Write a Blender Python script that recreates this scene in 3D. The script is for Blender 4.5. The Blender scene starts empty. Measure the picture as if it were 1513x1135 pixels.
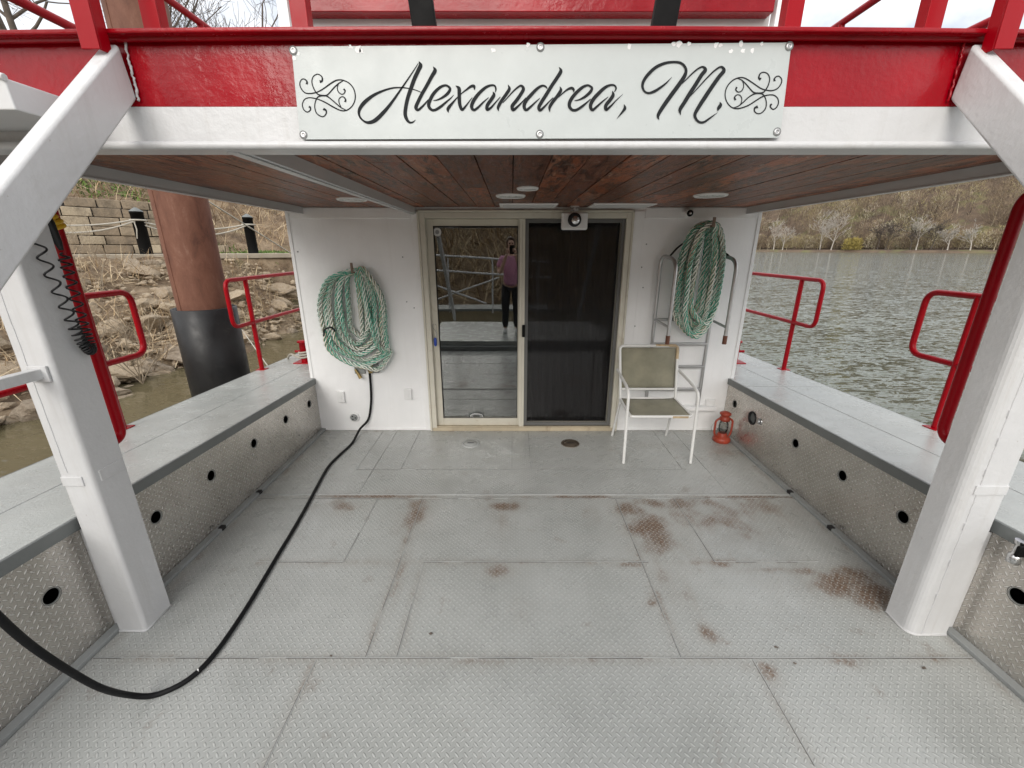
import bpy, bmesh, math, random
import numpy as np
from mathutils import Vector, Matrix, noise
PI = math.pi
RNG = random.Random(7)
scene = bpy.context.scene
COL = scene.collection
# ---------------------------------------------------------------- camera data (metres; deck floor at z = 0)
F, PITCH, CAMZ = 615.0, math.radians(18.0), 1.75
SP, CP = math.sin(PITCH), math.cos(PITCH)
def ray(u, v):
    x = (u - 756.5) / F; y = (567.5 - v) / F
    return x, CP + y * SP, -SP + y * CP
def on_z(u, v, z):
    a, b, c = ray(u, v); t = (z - CAMZ) / c
    return Vector((a * t, b * t, z))
def on_y(u, v, Y):
    a, b, c = ray(u, v); t = Y / b
    return Vector((a * t, Y, CAMZ + c * t))
# ---------------------------------------------------------------- object helpers
def link(o, parent=None):
    COL.objects.link(o)
    if parent is not None: o.parent = parent
    return o
def tag(o, label, cat=None, group=None, kind=None):
    if label: o['label'] = label
    if cat: o['category'] = cat
    if group: o['group'] = group
    if kind: o['kind'] = kind
    return o
def empty(name, loc, label, cat, group=None):
    o = bpy.data.objects.new(name, None); o.empty_display_size = .1
    link(o); o.location = loc
    return tag(o, label, cat, group)
class MB:
    """collects world-space geometry; build() makes one object whose origin sits at the parent"""
    def __init__(s): s.v = []; s.f = []; s.m = []; s.sm = []; s.attr = None
    def add(s, vs, fs, mi=0, smooth=False):
        n = len(s.v); s.v += [tuple(p) for p in vs]
        for f in fs: s.f.append(tuple(i + n for i in f)); s.m.append(mi); s.sm.append(smooth)
        return s
    def box(s, x0, x1, y0, y1, z0, z1, mi=0):
        vs = [(x0,y0,z0),(x1,y0,z0),(x1,y1,z0),(x0,y1,z0),(x0,y0,z1),(x1,y0,z1),(x1,y1,z1),(x0,y1,z1)]
        return s.add(vs, [(0,3,2,1),(4,5,6,7),(0,1,5,4),(1,2,6,5),(2,3,7,6),(3,0,4,7)], mi)
    def hexa(s, p, mi=0):
        return s.add(p, [(0,3,2,1),(4,5,6,7),(0,1,5,4),(1,2,6,5),(2,3,7,6),(3,0,4,7)], mi)
    def tube(s, pts, r, n=12, closed=False, mi=0, caps=True, radii=None):
        pts = [Vector(p) for p in pts]; N = len(pts)
        if N < 2: return s
        T = []
        for i in range(N):
            a = pts[(i - 1) % N] if (closed or i > 0) else pts[i]
            b = pts[(i + 1) % N] if (closed or i < N - 1) else pts[i]
            d = b - a
            T.append(d.normalized() if d.length > 1e-9 else Vector((0,0,1)))
        up = Vector((0,0,1)) if abs(T[0].z) < .9 else Vector((1,0,0))
        nrm = T[0].cross(up).normalized()
        vs = []
        for i in range(N):
            nrm = (nrm - T[i] * nrm.dot(T[i]))
            nrm = nrm.normalized() if nrm.length > 1e-6 else T[i].orthogonal().normalized()
            bn = T[i].cross(nrm); rr = radii[i] if radii else r
            for k in range(n):
                a = 2 * PI * k / n
                vs.append(pts[i] + nrm * (math.cos(a) * rr) + bn * (math.sin(a) * rr))
        fs = []
        for i in range(N if closed else N - 1):
            j = (i + 1) % N
            for k in range(n):
                l = (k + 1) % n
                fs.append((i*n+k, i*n+l, j*n+l, j*n+k))
        s.add(vs, fs, mi, True)
        if caps and not closed:
            s.add(vs[:n], [tuple(range(n))[::-1]], mi); s.add(vs[-n:], [tuple(range(n))], mi)
        return s
    def lathe(s, c, prof, n=24, axis='z', mi=0, smooth=True):
        c = Vector(c); vs = []; N = len(prof)
        for (r, h) in prof:
            for k in range(n):
                a = 2 * PI * k / n; x, y = r * math.cos(a), r * math.sin(a)
                if axis == 'z': vs.append(c + Vector((x, y, h)))
                elif axis == 'y': vs.append(c + Vector((x, h, y)))
                else: vs.append(c + Vector((h, x, y)))
        fs = []
        for i in range(N - 1):
            for k in range(n):
                l = (k + 1) % n; fs.append((i*n+k, i*n+l, (i+1)*n+l, (i+1)*n+k))
        s.add(vs, fs, mi, smooth)
        s.add(vs[:n], [tuple(range(n))[::-1]], mi); s.add(vs[-n:], [tuple(range(n))], mi)
        return s
    def build(s, name, mats, parent=None, bevel=0, seg=2, weld=False):
        me = bpy.data.meshes.new(name)
        off = Vector((0,0,0))
        p = parent
        while p is not None: off += Vector(p.location); p = p.parent
        me.from_pydata([(a - off.x, b - off.y, c - off.z) for a, b, c in s.v], [], s.f)
        if not isinstance(mats, (list, tuple)): mats = [mats]
        for m in mats: me.materials.append(m)
        me.polygons.foreach_set('material_index', s.m)
        me.polygons.foreach_set('use_smooth', s.sm)
        if s.attr:
            for k, val in s.attr.items():
                at = me.attributes.new(k, 'FLOAT', 'POINT'); at.data.foreach_set('value', val)
        me.update()
        o = bpy.data.objects.new(name, me); link(o, parent)
        if bevel:
            m = o.modifiers.new('Bevel', 'BEVEL'); m.width = bevel; m.segments = seg; m.limit_method = 'ANGLE'; m.harden_normals = False
            if seg > 1:
                for pl in me.polygons: pl.use_smooth = True
                w = o.modifiers.new('WN', 'WEIGHTED_NORMAL'); w.keep_sharp = True
        return o
def fillet(pts, r, n=6, closed=False):
    pts = [Vector(p) for p in pts]; out = []; N = len(pts)
    for i in range(N):
        if not closed and i in (0, N - 1): out.append(pts[i]); continue
        a, b, c = pts[i-1], pts[i], pts[(i+1) % N]
        d1 = (a - b); d2 = (c - b); k = min(r, d1.length * .49, d2.length * .49)
        p, q = b + d1.normalized() * k, b + d2.normalized() * k
        for j in range(n + 1):
            t = j / n; out.append(p * (1-t)**2 + b * (2*t*(1-t)) + q * t*t)
    return out
def catmull(P, step=8, closed=False):
    P = [Vector(p) for p in P]; N = len(P); out = []
    for i in range(N if closed else N - 1):
        p0 = P[i-1] if (closed or i > 0) else P[i] * 2 - P[i+1]
        p1, p2 = P[i], P[(i+1) % N]
        p3 = P[(i+2) % N] if (closed or i < N - 2) else P[i+1] * 2 - P[i]
        for j in range(step):
            t = j / step
            out.append(.5 * ((2*p1) + (p2-p0)*t + (2*p0-5*p1+4*p2-p3)*t*t + (3*p1-p0-3*p2+p3)*t**3))
    if not closed: out.append(P[-1])
    return out
# ---------------------------------------------------------------- material helpers
def new_mat(name):
    m = bpy.data.materials.new(name); m.use_nodes = True; nt = m.node_tree; nt.nodes.clear()
    out = nt.nodes.new('ShaderNodeOutputMaterial'); b = nt.nodes.new('ShaderNodeBsdfPrincipled')
    nt.links.new(b.outputs[0], out.inputs[0])
    return m, nt, b, out
class N:
    def __init__(s, nt): s.nt = nt
    def n(s, t, **k):
        d = s.nt.nodes.new(t)
        for a, b in k.items(): setattr(d, a, b)
        return d
    def put(s, sock, v):
        if hasattr(v, 'is_output') or isinstance(v, bpy.types.NodeSocket): s.nt.links.new(v, sock)
        elif v is not None: sock.default_value = v
    def math(s, op, a, b=None, c=None, clamp=False):
        d = s.n('ShaderNodeMath', operation=op, use_clamp=clamp)
        s.put(d.inputs[0], a)
        if b is not None: s.put(d.inputs[1], b)
        if c is not None: s.put(d.inputs[2], c)
        return d.outputs[0]
    def coord(s, scale=(1,1,1), src='Object', rot=(0,0,0)):
        c = s.n('ShaderNodeTexCoord'); m = s.n('ShaderNodeMapping')
        m.inputs['Scale'].default_value = scale; m.inputs['Rotation'].default_value = rot
        s.nt.links.new(c.outputs[src], m.inputs['Vector']); return m.outputs[0]
    def noise(s, vec, scale, detail=4, rough=.55, dist=0.0, w=None):
        d = s.n('ShaderNodeTexNoise'); s.put(d.inputs['Vector'], vec)
        d.inputs['Scale'].default_value = scale; d.inputs['Detail'].default_value = detail
        d.inputs['Roughness'].default_value = rough; d.inputs['Distortion'].default_value = dist
        return d.outputs['Fac']
    def ramp(s, fac, stops, interp='LINEAR'):
        d = s.n('ShaderNodeValToRGB'); d.color_ramp.interpolation = interp
        e = d.color_ramp.elements
        while len(e) < len(stops): e.new(.5)
        for i, (p, c) in enumerate(stops):
            e[i].position = p; e[i].color = (*c, 1) if len(c) == 3 else c
        s.put(d.inputs[0], fac); return d.outputs[0]
    def range(s, v, a, b, c=0.0, d_=1.0, smooth=False):
        d = s.n('ShaderNodeMapRange'); d.interpolation_type = 'SMOOTHSTEP' if smooth else 'LINEAR'
        s.put(d.inputs[0], v)
        for i, x in enumerate((a, b, c, d_)): s.put(d.inputs[i+1], x)
        return d.outputs[0]
    def mix(s, fac, a, b, mode='MIX'):
        d = s.n('ShaderNodeMix', data_type='RGBA', blend_type=mode)
        s.put(d.inputs['Factor'], fac)
        s.put(d.inputs[6], (*a, 1) if isinstance(a, tuple) and len(a) == 3 else a)
        s.put(d.inputs[7], (*b, 1) if isinstance(b, tuple) and len(b) == 3 else b)
        return d.outputs[2]
    def bump(s, h, strength=.3, dist=.01, normal=None):
        d = s.n('ShaderNodeBump'); d.inputs['Strength'].default_value = strength; d.inputs['Distance'].default_value = dist
        s.put(d.inputs['Height'], h)
        if normal is not None: s.put(d.inputs['Normal'], normal)
        return d.outputs[0]
def lerpc(a, k): return tuple(min(1, x * k) for x in a)
def paint(name, col, rough=.4, metal=0.0, var=.12, bump=.15, bscale=60, dirt=None, dirt_amt=.5, coat=0.0, spec=.5, vscale=3.0, drip=0.0):
    """painted or plain surface: slight blotchy tone, brush/roller bump, optional dirt of a second colour"""
    m, nt, b, out = new_mat(name); g = N(nt)
    c = g.coord()
    n1 = g.noise(c, vscale, 5, .6)
    col_s = g.ramp(n1, [(.3, lerpc(col, 1 - var)), (.7, lerpc(col, 1 + var * .5))])
    if dirt:
        n2 = g.noise(c, 6.0, 8, .7, 1.0)
        f = g.range(n2, .62 - .12 * dirt_amt, .78, 0, dirt_amt, True)
        col_s = g.mix(f, col_s, dirt)
    if drip:
        col_s = g.mix(g.math('MULTIPLY', g.range(g.noise(g.coord((14,14,.7)), 1.6, 7, .7), .52, .68, 0, drip), g.range(g.noise(c, 3, 4, .6), .4, .6, .2, 1)), col_s, (.34,.31,.27))
        col_s = g.mix(g.range(g.noise(c, 55, 3, .6), .72, .76, 0, drip*1.6), col_s, (.20,.12,.08))
    g.put(b.inputs['Base Color'], col_s)
    n3 = g.noise(c, 12, 4, .6)
    g.put(b.inputs['Roughness'], g.range(n3, .3, .7, max(.03, rough - .08), rough + .1))
    b.inputs['Metallic'].default_value = metal
    b.inputs['Coat Weight'].default_value = coat; b.inputs['Coat Roughness'].default_value = .12
    b.inputs['Specular IOR Level'].default_value = spec
    if bump:
        h = g.math('ADD', g.noise(c, bscale, 3, .6), g.math('MULTIPLY', g.noise(c, bscale * .2, 3, .5), 1.5))
        g.put(b.inputs['Normal'], g.bump(h, bump, .004))
    return m
def diamond(g, a, b, s=.0237, L=.50, W=.165, slope=.2):
    """raised treads at +-45 degrees in a square lattice: height, the two surface slopes, and the rim round each tread"""
    X = g.math('MULTIPLY', g.math('ADD', a, b), .70711 / s); Y = g.math('MULTIPLY', g.math('SUBTRACT', a, b), .70711 / s)
    fu, fv = g.math('FLOOR', X), g.math('FLOOR', Y)
    par = g.math('FLOORED_MODULO', g.math('ADD', fu, fv), 2.0)
    lx = g.math('SUBTRACT', g.math('SUBTRACT', X, fu), .5); ly = g.math('SUBTRACT', g.math('SUBTRACT', Y, fv), .5)
    l2, w2 = 1 / L**2, 1 / W**2
    cx = g.math('MULTIPLY_ADD', par, w2 - l2, l2); cy = g.math('MULTIPLY_ADD', par, l2 - w2, w2)
    gx = g.math('MULTIPLY', lx, cx); gy = g.math('MULTIPLY', ly, cy)
    d = g.math('ADD', g.math('MULTIPLY', lx, gx), g.math('MULTIPLY', ly, gy))
    h = g.range(d, 1.0, .15, 0, 1, True)
    m_ = g.math('MULTIPLY', g.math('MULTIPLY', g.range(d, 1.12, .88, 0, 1, True), g.range(d, .05, .6, .2, 1, True)), slope * .70711)
    ax = g.math('MULTIPLY', g.math('ADD', gx, gy), m_); ay = g.math('MULTIPLY', g.math('SUBTRACT', gx, gy), m_)
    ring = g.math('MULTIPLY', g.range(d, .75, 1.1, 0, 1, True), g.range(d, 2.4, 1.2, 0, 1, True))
    return h, ax, ay, ring
def attr(g, name):
    d = g.n('ShaderNodeAttribute'); d.attribute_name = name; return d.outputs['Fac']
def tilt(g, comps, normal=None):
    cb = g.n('ShaderNodeCombineXYZ')
    for i, v in enumerate(comps): g.put(cb.inputs[i], v)
    if normal is None: normal = g.n('ShaderNodeNewGeometry').outputs['Normal']
    ad = g.n('ShaderNodeVectorMath', operation='ADD'); g.put(ad.inputs[0], normal); g.put(ad.inputs[1], cb.outputs[0])
    nm_ = g.n('ShaderNodeVectorMath', operation='NORMALIZE'); g.put(nm_.inputs[0], ad.outputs[0]); return nm_.outputs[0]
M = {}
M['white'] = paint('white_paint', (.585,.585,.585), .36, var=.08, bump=.40, bscale=45, dirt=(.42,.41,.38), dirt_amt=.28, drip=.22)
M['wall'] = paint('wall_white_paint', (.88,.88,.875), .42, var=.05, bump=.2, bscale=35, dirt=(.55,.54,.51), dirt_amt=.2, drip=.07)
M['soffit'] = paint('soffit_paint', (.60,.60,.60), .45, var=.06, bump=.12)
M['red'] = paint('red_enamel', (.30,.0,.006), .2, var=.3, bump=.42, bscale=34, coat=.08, dirt=(.20,.005,.010), dirt_amt=.4, spec=.28)
M['redrail'] = paint('red_rail_enamel', (.33,.0,.006), .34, var=.12, bump=.10, bscale=40, coat=.04, spec=.2)
M['grey'] = paint('grey_trim_paint', (.16,.17,.165), .45, var=.12, bump=.2)
M['greylight'] = paint('grey_strip_paint', (.27,.28,.275), .45, var=.15, bump=.3, dirt=(.1,.09,.08), dirt_amt=.4)
M['greylight2'] = paint('grey_deck_paint_bead', (.40,.41,.40), .42, var=.2, bump=.4, dirt=(.15,.08,.05), dirt_amt=.5)
M['bwood'] = paint('dark_inside', (.015,.014,.014), .9, bump=0)
M['black'] = paint('black_paint', (.006,.006,.006), .6, bump=.1, spec=.12)
M['rubber'] = paint('black_rubber', (.012,.012,.013), .5, var=.3, bump=.2, bscale=30, dirt=(.07,.065,.06), dirt_amt=.3, spec=.35)
M['sleeve'] = paint('black_pipe_sleeve', (.014,.014,.015), .42, var=.4, bump=.35, bscale=14, dirt=(.06,.055,.05), dirt_amt=.5, spec=.35, vscale=5)
M['cream'] = paint('cream_vinyl', (.62,.59,.50), .4, var=.10, bump=.05, dirt=(.33,.25,.15), dirt_amt=.55)
M['creamdirty'] = paint('cream_vinyl_stained', (.50,.43,.31), .5, var=.25, bump=.05, dirt=(.22,.13,.07), dirt_amt=.8)
M['alu'] = paint('aluminium_tube', (.50,.50,.50), .38, metal=.85, var=.2, bump=.1)
M['chrome'] = paint('bright_metal', (.6,.6,.6), .2, metal=1, var=.1, bump=0)
M['brass'] = paint('brass', (.45,.33,.14), .35, metal=.9, var=.3, bump=.1)
M['plastic'] = paint('white_plastic', (.78,.78,.77), .35, var=.03, bump=0)
M['lens'] = paint('light_lens', (.62,.63,.62), .25, var=.03, bump=.05)
M['sign'] = paint('sign_board', (.50,.53,.522), .32, var=.05, bump=.05, dirt=(.48,.51,.50), dirt_amt=.35, vscale=9)
M['ink'] = paint('sign_lettering', (.022,.024,.026), .7, var=.15, bump=.05, spec=.12)
M['chip'] = paint('bare_chip', (.80,.80,.80), .5, var=.02, bump=0)
M['chairwhite'] = paint('chair_enamel', (.72,.72,.70), .35, var=.08, bump=.1, dirt=(.38,.20,.07), dirt_amt=.30)
M['chairrust'] = paint('chair_rust', (.55,.42,.26), .6, var=.5, bump=.4, dirt=(.28,.10,.03), dirt_amt=1, vscale=12)
M['lantern'] = paint('lantern_enamel', (.34,.045,.02), .45, var=.35, bump=.3, dirt=(.10,.03,.015), dirt_amt=.8)
M['concrete'] = paint('path_concrete', (.36,.31,.24), .85, var=.2, bump=.5, bscale=20)
M['bark'] = paint('grey_bark', (.13,.105,.085), .9, var=.3, bump=.5, bscale=20)
M['bark2'] = paint('pale_bark', (.40,.365,.32), .9, var=.25, bump=0, vscale=.6)
M['darkbark'] = paint('dark_bark', (.075,.06,.05), .9, var=.3, bump=0, vscale=.6)
M['twig'] = paint('dry_twig', (.30,.24,.17), .9, var=.3, bump=0)
M['yellow'] = paint('yellow_strap', (.70,.42,.02), .5, var=.2, bump=.2)
M['ropewhite'] = paint('pale_line', (.45,.42,.36), .8, var=.2, bump=.4, bscale=120)
M['skin'] = paint('skin', (.55,.34,.25), .5, var=.06, bump=.05)
M['pink'] = paint('pink_cotton', (.60,.28,.42), .8, var=.1, bump=.3)
M['trouser'] = paint('black_trousers', (.02,.02,.024), .8, var=.2, bump=.3)
M['shoe'] = paint('white_shoe', (.7,.7,.68), .6, var=.1, bump=.1)
M['hair'] = paint('brown_hair', (.09,.05,.03), .5, var=.4, bump=.5)
M['plank'] = paint('interior_floor', (.10,.07,.05), .5, var=.3, bump=.1)
M['inner'] = paint('interior_wall', (.12,.10,.085), .8, var=.15, bump=0)
M['curtain'] = paint('curtain_cloth', (.10,.085,.085), .9, var=.3, bump=.3)
M['tabletop'] = paint('tabletop', (.20,.12,.07), .4, var=.2, bump=.1)
M['blue'] = paint('blue_plastic', (.02,.06,.35), .4, var=.1, bump=0)

def mat_floor():
    m, nt, b, out = new_mat('painted_diamond_plate'); g = N(nt)
    c = g.coord(); sep = g.n('ShaderNodeSeparateXYZ'); nt.links.new(c, sep.inputs[0])
    h, tx, ty, ring = diamond(g, sep.outputs[0], sep.outputs[1], slope=.18)
    rust = attr(g, 'rust')
    fine = g.noise(c, 120, 5, .7)
    base = g.ramp(g.noise(c, 1.6, 7, .62), [(.32, (.325,.335,.318)), (.5, (.39,.40,.383)), (.70, (.435,.445,.428))])
    base = g.mix(g.range(g.noise(c, 38, 6, .75), .60, .78, 0, .35), base, (.20,.195,.18))
    base = g.mix(g.math('MULTIPLY', h, .45), base, (.60,.61,.59))
    base = g.mix(g.math('MULTIPLY', ring, g.range(g.noise(c, 5, 5, .65), .35, .65, .15, .42)), base, (.17,.165,.15))  # shade beside each tread, put into the colour as a patchy dark ring
    # scuffs
    base = g.mix(g.range(g.noise(g.coord((1,4,1)), 9, 8, .8), .62, .70, 0, .6), base, (.16,.15,.135))
    hl = g.math('MULTIPLY', attr(g, 'halo'), g.range(g.noise(g.coord((3.5,.8,1)), 7, 7, .75), .32, .66, .12, 1.0))
    base = g.mix(g.math('MULTIPLY', hl, .62), base, (.215,.165,.12))
    rf = g.math('MULTIPLY', rust, g.math('MULTIPLY', g.range(fine, .32, .62, .25, 1.2), g.range(g.noise(g.coord((3,.5,1)), 14, 6, .7), .30, .6, .45, 1.15)), clamp=True)
    rf2 = g.math('MULTIPLY', g.range(rf, .12, .75, 0, 1), g.math('MULTIPLY_ADD', h, -.85, 1.0), clamp=True)
    rc = g.ramp(g.noise(c, 45, 5, .7), [(.3, (.085,.050,.032)), (.55, (.17,.105,.066)), (.75, (.27,.20,.14))])
    g.put(b.inputs['Base Color'], g.mix(rf2, base, rc))
    g.put(b.inputs['Roughness'], g.math('ADD', g.range(g.noise(c, 7, 5, .6), .32, .68, .20, .42), g.math('MULTIPLY', rust, .2)))
    b.inputs['Specular IOR Level'].default_value = .7
    hh = g.math('ADD', g.math('MULTIPLY', h, 1.0), g.math('MULTIPLY', g.noise(c, 300, 2, .5), .12))
    n1 = tilt(g, (tx, ty, 0.0), g.bump(g.noise(c, 300, 2, .5), .3, .0006))
    g.put(b.inputs['Normal'], g.bump(g.noise(c, 2.2, 2, .5), .25, .02, n1))
    return m
def mat_panel():
    m, nt, b, out = new_mat('bare_aluminium_tread_plate'); g = N(nt)
    c = g.coord(); sep = g.n('ShaderNodeSeparateXYZ'); nt.links.new(c, sep.inputs[0])
    h, tx, ty, ring = diamond(g, sep.outputs[1], sep.outputs[2], s=.0250, L=.50, W=.125, slope=.13)
    col = g.ramp(g.noise(c, 2.4, 6, .6), [(.3, (.50,.47,.425)), (.7, (.68,.645,.60))])
    col = g.mix(g.range(g.noise(c, 25, 7, .75), .58, .75, 0, .6), col, (.16,.125,.10))
    col = g.mix(g.math('MULTIPLY', ring, .40), col, (.15,.135,.12))  # painted shade round the panel treads, same dark ring as the deck
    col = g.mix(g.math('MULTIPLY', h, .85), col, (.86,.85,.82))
    g.put(b.inputs['Base Color'], col)
    b.inputs['Metallic'].default_value = .85
    g.put(b.inputs['Roughness'], g.range(g.noise(c, 30, 5, .6), .3, .7, .22, .38))
    g.put(b.inputs['Normal'], tilt(g, (0.0, tx, ty), g.bump(g.noise(c, 40, 4, .6), .4, .002)))
    return m
def mat_gunwale():
    m, nt, b, out = new_mat('gunwale_top_paint'); g = N(nt)
    c = g.coord()
    col = g.ramp(g.noise(c, 2.5, 6, .65), [(.3, (.38,.395,.375)), (.7, (.47,.485,.462))])
    col = g.mix(g.range(g.noise(g.coord((1,.5,1)), 14, 8, .8), .64, .74, 0, .5), col, (.24,.23,.21))
    g.put(b.inputs['Base Color'], col)
    g.put(b.inputs['Roughness'], g.range(g.noise(c, 6, 5, .6), .3, .7, .16, .34))
    g.put(b.inputs['Normal'], g.bump(g.math('ADD', g.noise(c, 90, 4, .6), g.math('MULTIPLY', g.noise(c, 5, 3, .5), 3)), .35, .004))
    return m
def mat_wood():
    m, nt, b, out = new_mat('stained_ceiling_boards'); g = N(nt)
    pid = attr(g, 'pid')
    c = g.n('ShaderNodeTexCoord'); comb = g.n('ShaderNodeCombineXYZ')
    g.put(comb.inputs[0], g.math('MULTIPLY', pid, 37.0)); g.put(comb.inputs[1], g.math('MULTIPLY', pid, 91.0))
    add = g.n('ShaderNodeVectorMath', operation='ADD'); nt.links.new(c.outputs['Object'], add.inputs[0]); nt.links.new(comb.outputs[0], add.inputs[1])
    mp = g.n('ShaderNodeMapping'); mp.inputs['Scale'].default_value = (6, 1.2, 6); nt.links.new(add.outputs[0], mp.inputs[0])
    mp2 = g.n('ShaderNodeMapping'); mp2.inputs['Scale'].default_value = (5, 2.2, 5); nt.links.new(add.outputs[0], mp2.inputs[0])
    grain = g.noise(mp.outputs[0], 3.2, 10, .72, 1.6)
    blot = g.noise(mp2.outputs[0], 1.3, 6, .6, 2.0)
    col = g.ramp(grain, [(.39, (.018,.007,.004)), (.47, (.13,.050,.028)), (.54, (.28,.115,.064)), (.64, (.48,.23,.135))])
    col = g.mix(g.range(blot, .47, .56, 0, .75), col, g.mix(pid, (.42,.11,.035), (.22,.065,.038)), 'MIX')
    col = g.mix(g.range(g.noise(mp.outputs[0], 3.0, 8, .8, 2.2), .525, .585, 0, .92), col, (.010,.004,.003))
    col = g.mix(g.range(g.noise(mp2.outputs[0], 5, 7, .8, 1.5), .56, .64, 0, .7), col, (.50,.36,.28))
    col = g.mix(g.range(pid, 0, 1, .0, .5), col, (.05,.020,.013))
    g.put(b.inputs['Base Color'], col)
    g.put(b.inputs['Roughness'], g.range(grain, .3, .7, .26, .5)); b.inputs['Specular IOR Level'].default_value = .32
    g.put(b.inputs['Normal'], g.bump(grain, .5, .006))
    return m
def mat_rope():
    m, nt, b, out = new_mat('twisted_polypropylene_line'); g = N(nt)
    y = attr(g, 'yarn'); c = g.coord()
    col = g.ramp(y, [(0, (.02,.33,.22)), (.22, (.80,.81,.74)), (.42, (.05,.40,.29)), (.56, (.42,.29,.14)), (.64, (.80,.80,.73)), (.84, (.006,.14,.09))], 'CONSTANT')
    col = g.mix(g.range(g.noise(c, 10, 5, .7), .45, .7, 0, .2), col, (.42,.46,.40))
    g.put(b.inputs['Base Color'], col); b.inputs['Roughness'].default_value = .55
    g.put(b.inputs['Normal'], g.bump(g.noise(c, 350, 2, .6), .6, .002))
    return m
def mat_rust_steel():
    m, nt, b, out = new_mat('weathered_rust_steel'); g = N(nt)
    c = g.coord((1,1,.35))
    n = g.noise(c, 8, 9, .72, .4)
    col = g.ramp(n, [(.30, (.075,.029,.018)), (.45, (.145,.058,.034)), (.58, (.18,.077,.047)), (.72, (.24,.125,.085))])
    col = g.mix(g.range(g.noise(g.coord(), 60, 5, .7), .5, .75, 0, .5), col, (.12,.045,.028))
    g.put(b.inputs['Base Color'], col); b.inputs['Roughness'].default_value = .75
    g.put(b.inputs['Normal'], g.bump(g.noise(g.coord(), 80, 5, .7), .4, .004))
    return m
def mat_ground():
    m, nt, b, out = new_mat('leaf_litter_bank'); g = N(nt)
    c = g.coord()
    col = g.ramp(g.noise(c, 1.2, 10, .72), [(.30, (.055,.035,.022)), (.43, (.17,.115,.070)), (.56, (.30,.22,.14)), (.72, (.46,.36,.25))])
    col = g.mix(g.range(g.noise(c, 22, 8, .8), .5, .7, 0, .8), col, (.35,.27,.18))
    col = g.mix(g.range(g.noise(c, 9, 8, .8), .56, .66, 0, .85), col, (.05,.035,.025))
    gr = g.math('MULTIPLY', g.range(g.noise(c, .55, 4, .6), .62, .70, 0, .6), g.range(g.noise(c, 18, 4, .7), .42, .6, 0, 1))
    col = g.mix(gr, col, (.085,.13,.03))
    g.put(b.inputs['Base Color'], col); b.inputs['Roughness'].default_value = .95
    g.put(b.inputs['Normal'], g.bump(g.noise(c, 16, 8, .8), .9, .08))
    return m
def mat_rock():
    m, nt, b, out = new_mat('sandstone_rock'); g = N(nt)
    c = g.coord(); info = g.n('ShaderNodeObjectInfo')
    base = g.ramp(info.outputs['Random'], [(0, (.38,.28,.18)), (.5, (.50,.39,.26)), (1, (.26,.20,.145))])
    n = g.noise(c, 4, 9, .7)
    col = g.mix(g.range(n, .35, .7, 0, .7), base, (.60,.50,.38))
    col = g.mix(g.range(g.noise(c, 9, 7, .75), .57, .68, 0, .8), col, (.11,.085,.06))
    g.put(b.inputs['Base Color'], col); b.inputs['Roughness'].default_value = .9
    g.put(b.inputs['Normal'], g.bump(g.noise(c, 9, 8, .75), 1.0, .09))
    return m
def mat_blocks():
    m, nt, b, out = new_mat('split_face_stone'); g = N(nt)
    c = g.coord(); pid = attr(g, 'pid')
    col = g.mix(pid, (.27,.21,.145), (.50,.42,.30))
    col = g.mix(g.range(g.noise(g.coord((1,1,.4)), 1.8, 7, .75), .48, .66, 0, .75), col, (.13,.105,.075))
    col = g.mix(g.range(g.noise(c, 5, 8, .7), .5, .72, 0, .7), col, (.14,.115,.09))
    g.put(b.inputs['Base Color'], col); b.inputs['Roughness'].default_value = .9
    g.put(b.inputs['Normal'], g.bump(g.noise(c, 9, 7, .7), .9, .04))
    return m
def mat_water():
    m, nt, b, out = new_mat('river_water'); g = N(nt)
    c = g.coord((.42,1,1), rot=(0,0,math.radians(-12)))
    c2 = g.coord((.5,1,1), rot=(0,0,math.radians(22)))
    col = g.ramp(g.noise(g.coord(), .12, 4, .5), [(.35, (.098,.108,.080)), (.65, (.12,.128,.098))])
    calm = attr(g, 'calm'); col = g.mix(g.range(calm, .13, .9, 1, 0), col, (.115,.092,.048))
    g.put(b.inputs['Base Color'], col)
    b.inputs['Roughness'].default_value = .06; b.inputs['IOR'].default_value = 1.33; b.inputs['Specular IOR Level'].default_value = .62
    calm = attr(g, 'calm')
    def slopes(vec, scale, det, dist, off):
        d = g.n('ShaderNodeTexNoise'); ad = g.n('ShaderNodeVectorMath', operation='ADD'); g.put(ad.inputs[0], vec); ad.inputs[1].default_value = (off, off*2, 0)
        nt.links.new(ad.outputs[0], d.inputs['Vector']); d.inputs['Scale'].default_value = scale; d.inputs['Detail'].default_value = det; d.inputs['Roughness'].default_value = .62; d.inputs['Distortion'].default_value = dist
        return g.math('SUBTRACT', d.outputs['Fac'], .5)
    amp = g.math('MULTIPLY', calm, g.range(g.noise(g.coord((.3,1,1)), .10, 3, .5), .35, .65, .75, 1.2))
    sy = g.math('ADD', g.math('MULTIPLY', slopes(c, 7.6, 5, 1.4, 0), 2.6), g.math('MULTIPLY', slopes(c2, 2.0, 3, .6, 9), .8))
    sx = g.math('MULTIPLY', slopes(c2, 8.0, 4, 1.0, 31), .9)
    g.put(b.inputs['Normal'], tilt(g, (g.math('MULTIPLY', sx, amp), g.math('MULTIPLY', sy, amp), 0.0)))
    return m
def mat_vcol(name, stops, rough=.9, trans=0):
    m, nt, b, out = new_mat(name); g = N(nt)
    g.put(b.inputs['Base Color'], g.ramp(attr(g, 'tone'), stops)); b.inputs['Roughness'].default_value = rough
    return m
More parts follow.
